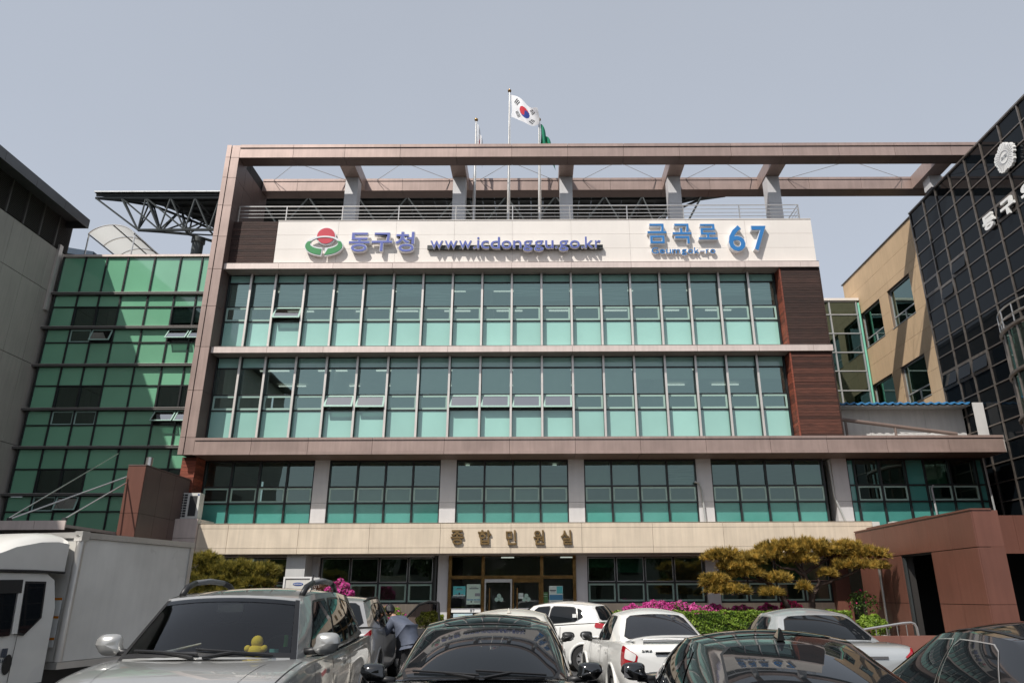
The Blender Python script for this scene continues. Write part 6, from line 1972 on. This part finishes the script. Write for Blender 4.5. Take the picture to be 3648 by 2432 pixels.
cab_face('rear_quarter_seal', [(.36, 1.92), (.80, 1.92), (.80, 1.22), (.62, 1.19), (.36, 1.42)], trim, .003)
cab_face('rear_quarter_window', [(.39, 1.89), (.70, 1.89), (.70, 1.24), (.60, 1.22), (.39, 1.43)], cglass, .007)
cab_face('window_pillar', [(.72, 1.92), (.80, 1.92), (.82, 1.22), (.73, 1.22)], tr_w, .010)
cab_face('door_window', [(.82, 1.90), (1.55, 1.88), (1.78, 1.30), (1.80, 1.18), (.84, 1.20)], cglass, .007)
cab_face('rain_visor', [(.76, 1.94), (1.52, 1.92), (1.60, 1.74), (.76, 1.76)], trim, .018)
cab_face('door_seam', [(.715, 1.2), (.722, 1.2), (.722, .6), (.715, .6)], trim, .003)
cab_face('door_handle_recess', [(.78 + .07 * math.cos(2 * math.pi * k / 16) - .0, .83 + .13 * math.sin(2 * math.pi * k / 16)) for k in range(16)], trim, .004)
cab_face('side_stripe', [(.98, .78), (1.5, .74), (1.5, .70), (.98, .74)], txt_grey, .003)
for i, ch in enumerate('PORTER'):
    y = 1.42 - .085 * i
    letter('badge_letter', T, ch, (y, y - .075, .925, .99), cab_x(.9) - .001, cab_x(.9) - .006, steel_d, 0.005, axis='x')
for i, ch in enumerate('II'):
    letter('badge_letter', T, ch, (.90 - .045 * i, .86 - .045 * i, .925, 1.04), cab_x(.9) - .001, cab_x(.9) - .006, txt_dark, 0.022, axis='x')
for i, ch in enumerate('PLUS'):
    letter('badge_letter', T, ch, (.93 - .032 * i, .903 - .032 * i, .865, .905), cab_x(.9) - .001, cab_x(.9) - .006, txt_dark, 0.022, axis='x')
# roof fairing
fr_ = [(.10, 2.06), (.10, 2.60), (.30, 2.63), (.60, 2.60), (1.0, 2.48), (1.35, 2.28), (1.55, 2.06)]
m = MB()
rows = []
for f in (0, .04, .12, .3, .5, .7, .88, .96, 1):
    k = 1 - .25 * abs(2 * f - 1) ** 6
    rows.append([(.10 + 1.45 * f, .10 + (y - .10) * (.96 + .04 * k), 2.06 + (z - 2.06) * k) for y, z in fr_])
m.grid(rows, 0, True)
m.add(rows[0], [tuple(range(len(fr_)))]); m.add(rows[-1], [tuple(range(len(fr_)))[::-1]])
m.grid([[r[0] for r in rows], [r[1] for r in rows]])
m.build('roof_fairing', tr_w, T, smooth=True, auto=40)
tb('fairing_seal', T, trim, [(.09, .10, 2.05), (.09, .6, 2.06), (.09, 1.5, 2.05)], .018, 6)
bx('warning_label', T, plate_m, .11, .25, .022, .026, 1.0, 1.70)
for z in (1.66, 1.40, 1.10):
    bx('label_band', T, lamp_o, .11, .25, .027, .029, z, z + .035)
for wy in (-1.75, 1.35):
    for x in (.18, 1.52):
        w = MB().tube([(x - .10, wy, .34), (x + .10, wy, .34)], .34, 24).build('wheel', rubber, T)
        MB().tube([(x - .11, wy, .34), (x + .11, wy, .34)], .2, 16).build('rim', rim_m, w)
bx('chassis', T, trim, .3, 1.4, -2.5, 1.9, .45, .69)
tb('cab_aerial', T, trim, [(.2, 1.75, 2.0), (.22, 1.45, 2.7)], .006, 4)
# ---------------------------------------------------------------- person leaning into the car
def skin_obj(name, V, E_, rad, mat, parent, sub=2, root=0):
    me = bpy.data.meshes.new(name)
    o0 = ORG.get(parent.name, Vector((0, 0, 0)))
    me.from_pydata([tuple(Vector(v) - o0) for v in V], E_, [])
    o = put(name, me, parent)
    me.materials.append(mat)
    md = o.modifiers.new('skin', 'SKIN')
    if not me.skin_vertices: me.attributes.new('skin_vertex', 'FLOAT', 'POINT')
    md.use_smooth_shade = True
    for i, r in enumerate(rad):
        me.skin_vertices[0].data[i].radius = (r if isinstance(r, tuple) else (r, r))
        me.skin_vertices[0].data[i].use_root = (i == root)
    sd = o.modifiers.new('sub', 'SUBSURF'); sd.levels = sub; sd.render_levels = sub
    return o


skin_m = M('skin', (0.42, 0.24, 0.16), 0.5)
hair_m = M('hair_black', (0.012, 0.011, 0.012), 0.45, bump=.4, bscale=150)
jack_m = M('jacket_slate', (0.085, 0.10, 0.14), 0.75, var=0.18, nscale=7, bump=0.5, bscale=9)
trou_m = M('trousers_black', (0.015, 0.015, 0.018), 0.8, var=0.2)
shoe_m = M('shoes_black', (0.02, 0.018, 0.017), 0.5)
pp_ = (-2.55, 15.75, 0.0)
Pn = thing('person', 'person in a slate blue jacket leaning into the open silver car', 'person', pp_)
hipL, hipR = (-2.64, 15.70, .84), (-2.46, 15.80, .84)
pel = (-2.55, 15.75, .90); waist = (-2.65, 15.80, 1.02); chest = (-2.82, 15.90, 1.18); neck = (-2.98, 15.99, 1.30); head = (-3.08, 16.05, 1.38)
shL, shR = (-2.95, 15.74, 1.21), (-2.77, 16.08, 1.21)
# body: one continuous figure
Vb = [pel, waist, chest, neck, (-3.03, 16.02, 1.34), head, (-3.12, 16.08, 1.43),
      shL, (-3.08, 15.78, 1.0), (-3.18, 15.98, .93), (-3.25, 16.06, .90),
      shR, (-2.96, 16.22, 1.02), (-3.10, 16.34, .98), (-3.17, 16.38, .95),
      hipL, (-2.66, 15.72, .50), (-2.62, 15.66, .10), (-2.70, 15.76, .045),
      hipR, (-2.44, 15.83, .50), (-2.42, 15.78, .10), (-2.48, 15.88, .045)]
Eb = [(0, 1), (1, 2), (2, 3), (3, 4), (4, 5), (5, 6), (2, 7), (7, 8), (8, 9), (9, 10), (2, 11), (11, 12), (12, 13), (13, 14), (0, 15), (15, 16), (16, 17), (17, 18), (0, 19), (19, 20), (20, 21), (21, 22)]
rb = [(.15, .11), (.14, .10), (.17, .11), .055, .06, .095, .085, .06, .042, .03, (.035, .018), .06, .042, .03, (.035, .018), .085, .06, .04, (.045, .03), .085, .06, .04, (.045, .03)]
for hb_, base_i in (((-3.25, 16.06, .90), 10), ((-3.17, 16.38, .95), 14)):   # five fingers on each palm
    for k, (dx, dz, ln) in enumerate(((-.02, -.028, .075), (-.05, -.012, .085), (-.055, .0, .09), (-.05, .012, .082), (-.02, .035, .06))):
        a = len(Vb)
        Vb.append((hb_[0] + dx, hb_[1] + .02, hb_[2] + dz)); Vb.append((hb_[0] + dx - ln * .6, hb_[1] + .03, hb_[2] + dz * 1.4 - .02)); Vb.append((hb_[0] + dx - ln * .8, hb_[1] + .03, hb_[2] + dz * 1.5 - .05))
        Eb += [(base_i, a), (a, a + 1), (a + 1, a + 2)]
        rb += [.010, .009, .008]
skin_obj('body', Vb, Eb, rb, skin_m, Pn)
Vj = [pel, waist, chest, (-2.95, 15.97, 1.275), shL, (-3.08, 15.78, 1.0), (-3.165, 15.96, .95), shR, (-2.96, 16.22, 1.02), (-3.08, 16.33, 1.0), (-2.53, 15.74, .78)]
skin_obj('jacket', Vj, [(0, 1), (1, 2), (2, 3), (2, 4), (4, 5), (5, 6), (2, 7), (7, 8), (8, 9), (0, 10)], [(.215, .17), (.215, .17), (.24, .17), .085, .11, .075, .062, .11, .075, .062, (.215, .17)], jack_m, Pn)
skin_obj('trousers', [pel, hipL, (-2.66, 15.72, .50), (-2.62, 15.66, .10), hipR, (-2.44, 15.83, .50), (-2.42, 15.78, .10)], [(0, 1), (1, 2), (2, 3), (0, 4), (4, 5), (5, 6)], [(.12, .10), .095, .085, .07, .095, .085, .07], trou_m, Pn)
for c in ((-2.64, 15.69, .05), (-2.44, 15.81, .05)):
    m = MB().ball((c[0] - .03, c[1] + .06, c[2]), (.055, .14, .05), 14, 8)
    m.v = [(p[0], p[1], max(p[2], .003)) for p in m.v]
    m.build('shoe', shoe_m, Pn, smooth=True)
hm = MB().ball((-3.085, 16.045, 1.445), (.102, .112, .105), 18, 12)
hm.v = [(p[0] + (.02 if p[2] < 1.42 else 0), p[1] - (.03 if p[2] < 1.42 else 0), p[2]) for p in hm.v]
hm.build('hair', hair_m, Pn, smooth=True)
MB().ball((-3.05, 15.945, 1.375), (.02, .012, .032), 10, 8).build('ear', skin_m, Pn, smooth=True)
MB().ball((-3.15, 16.15, 1.36), (.016, .03, .025), 8, 6).build('nose', skin_m, Pn, smooth=True)

# ---------------------------------------------------------------- handrail on a granite kerb
rp_ = thing('ramp_wall', 'low red granite ramp wall beside the porch', 'wall', (8.5, 19, 0))
for k, (a, b) in enumerate(((7.62, 8.4), (8.4, 9.2), (9.2, 10.0), (10.0, 10.6))):
    bx('granite_slab', rp_, granite_r, a + .003, b - .003, 18.0, 18.25, 0, .785)
bx('ramp_deck', rp_, kerb_m, 7.65, 10.6, 18.26, 20.6, 0, .60)
hr = thing('handrail', 'stainless tube handrail with curved end on the granite ramp wall', 'handrail', (8.2, 18.1, .785))
pts = [(7.45, 18.1, .90), (7.71, 18.1, .94), (8.55, 18.1, 1.06), (8.74, 18.1, 1.075), (8.82, 18.1, 1.05), (8.86, 18.1, .97), (8.87, 18.1, .79)]
tb('top_rail', hr, steel, pts, .028, 10)
for x, z in ((7.5, .91), (7.9, .965), (8.15, 1.0), (8.40, 1.035), (8.62, 1.06)):
    tb('baluster', hr, steel, [(x, 18.1, .30 if x < 7.6 else .786), (x, 18.1, z)], .012, 6)
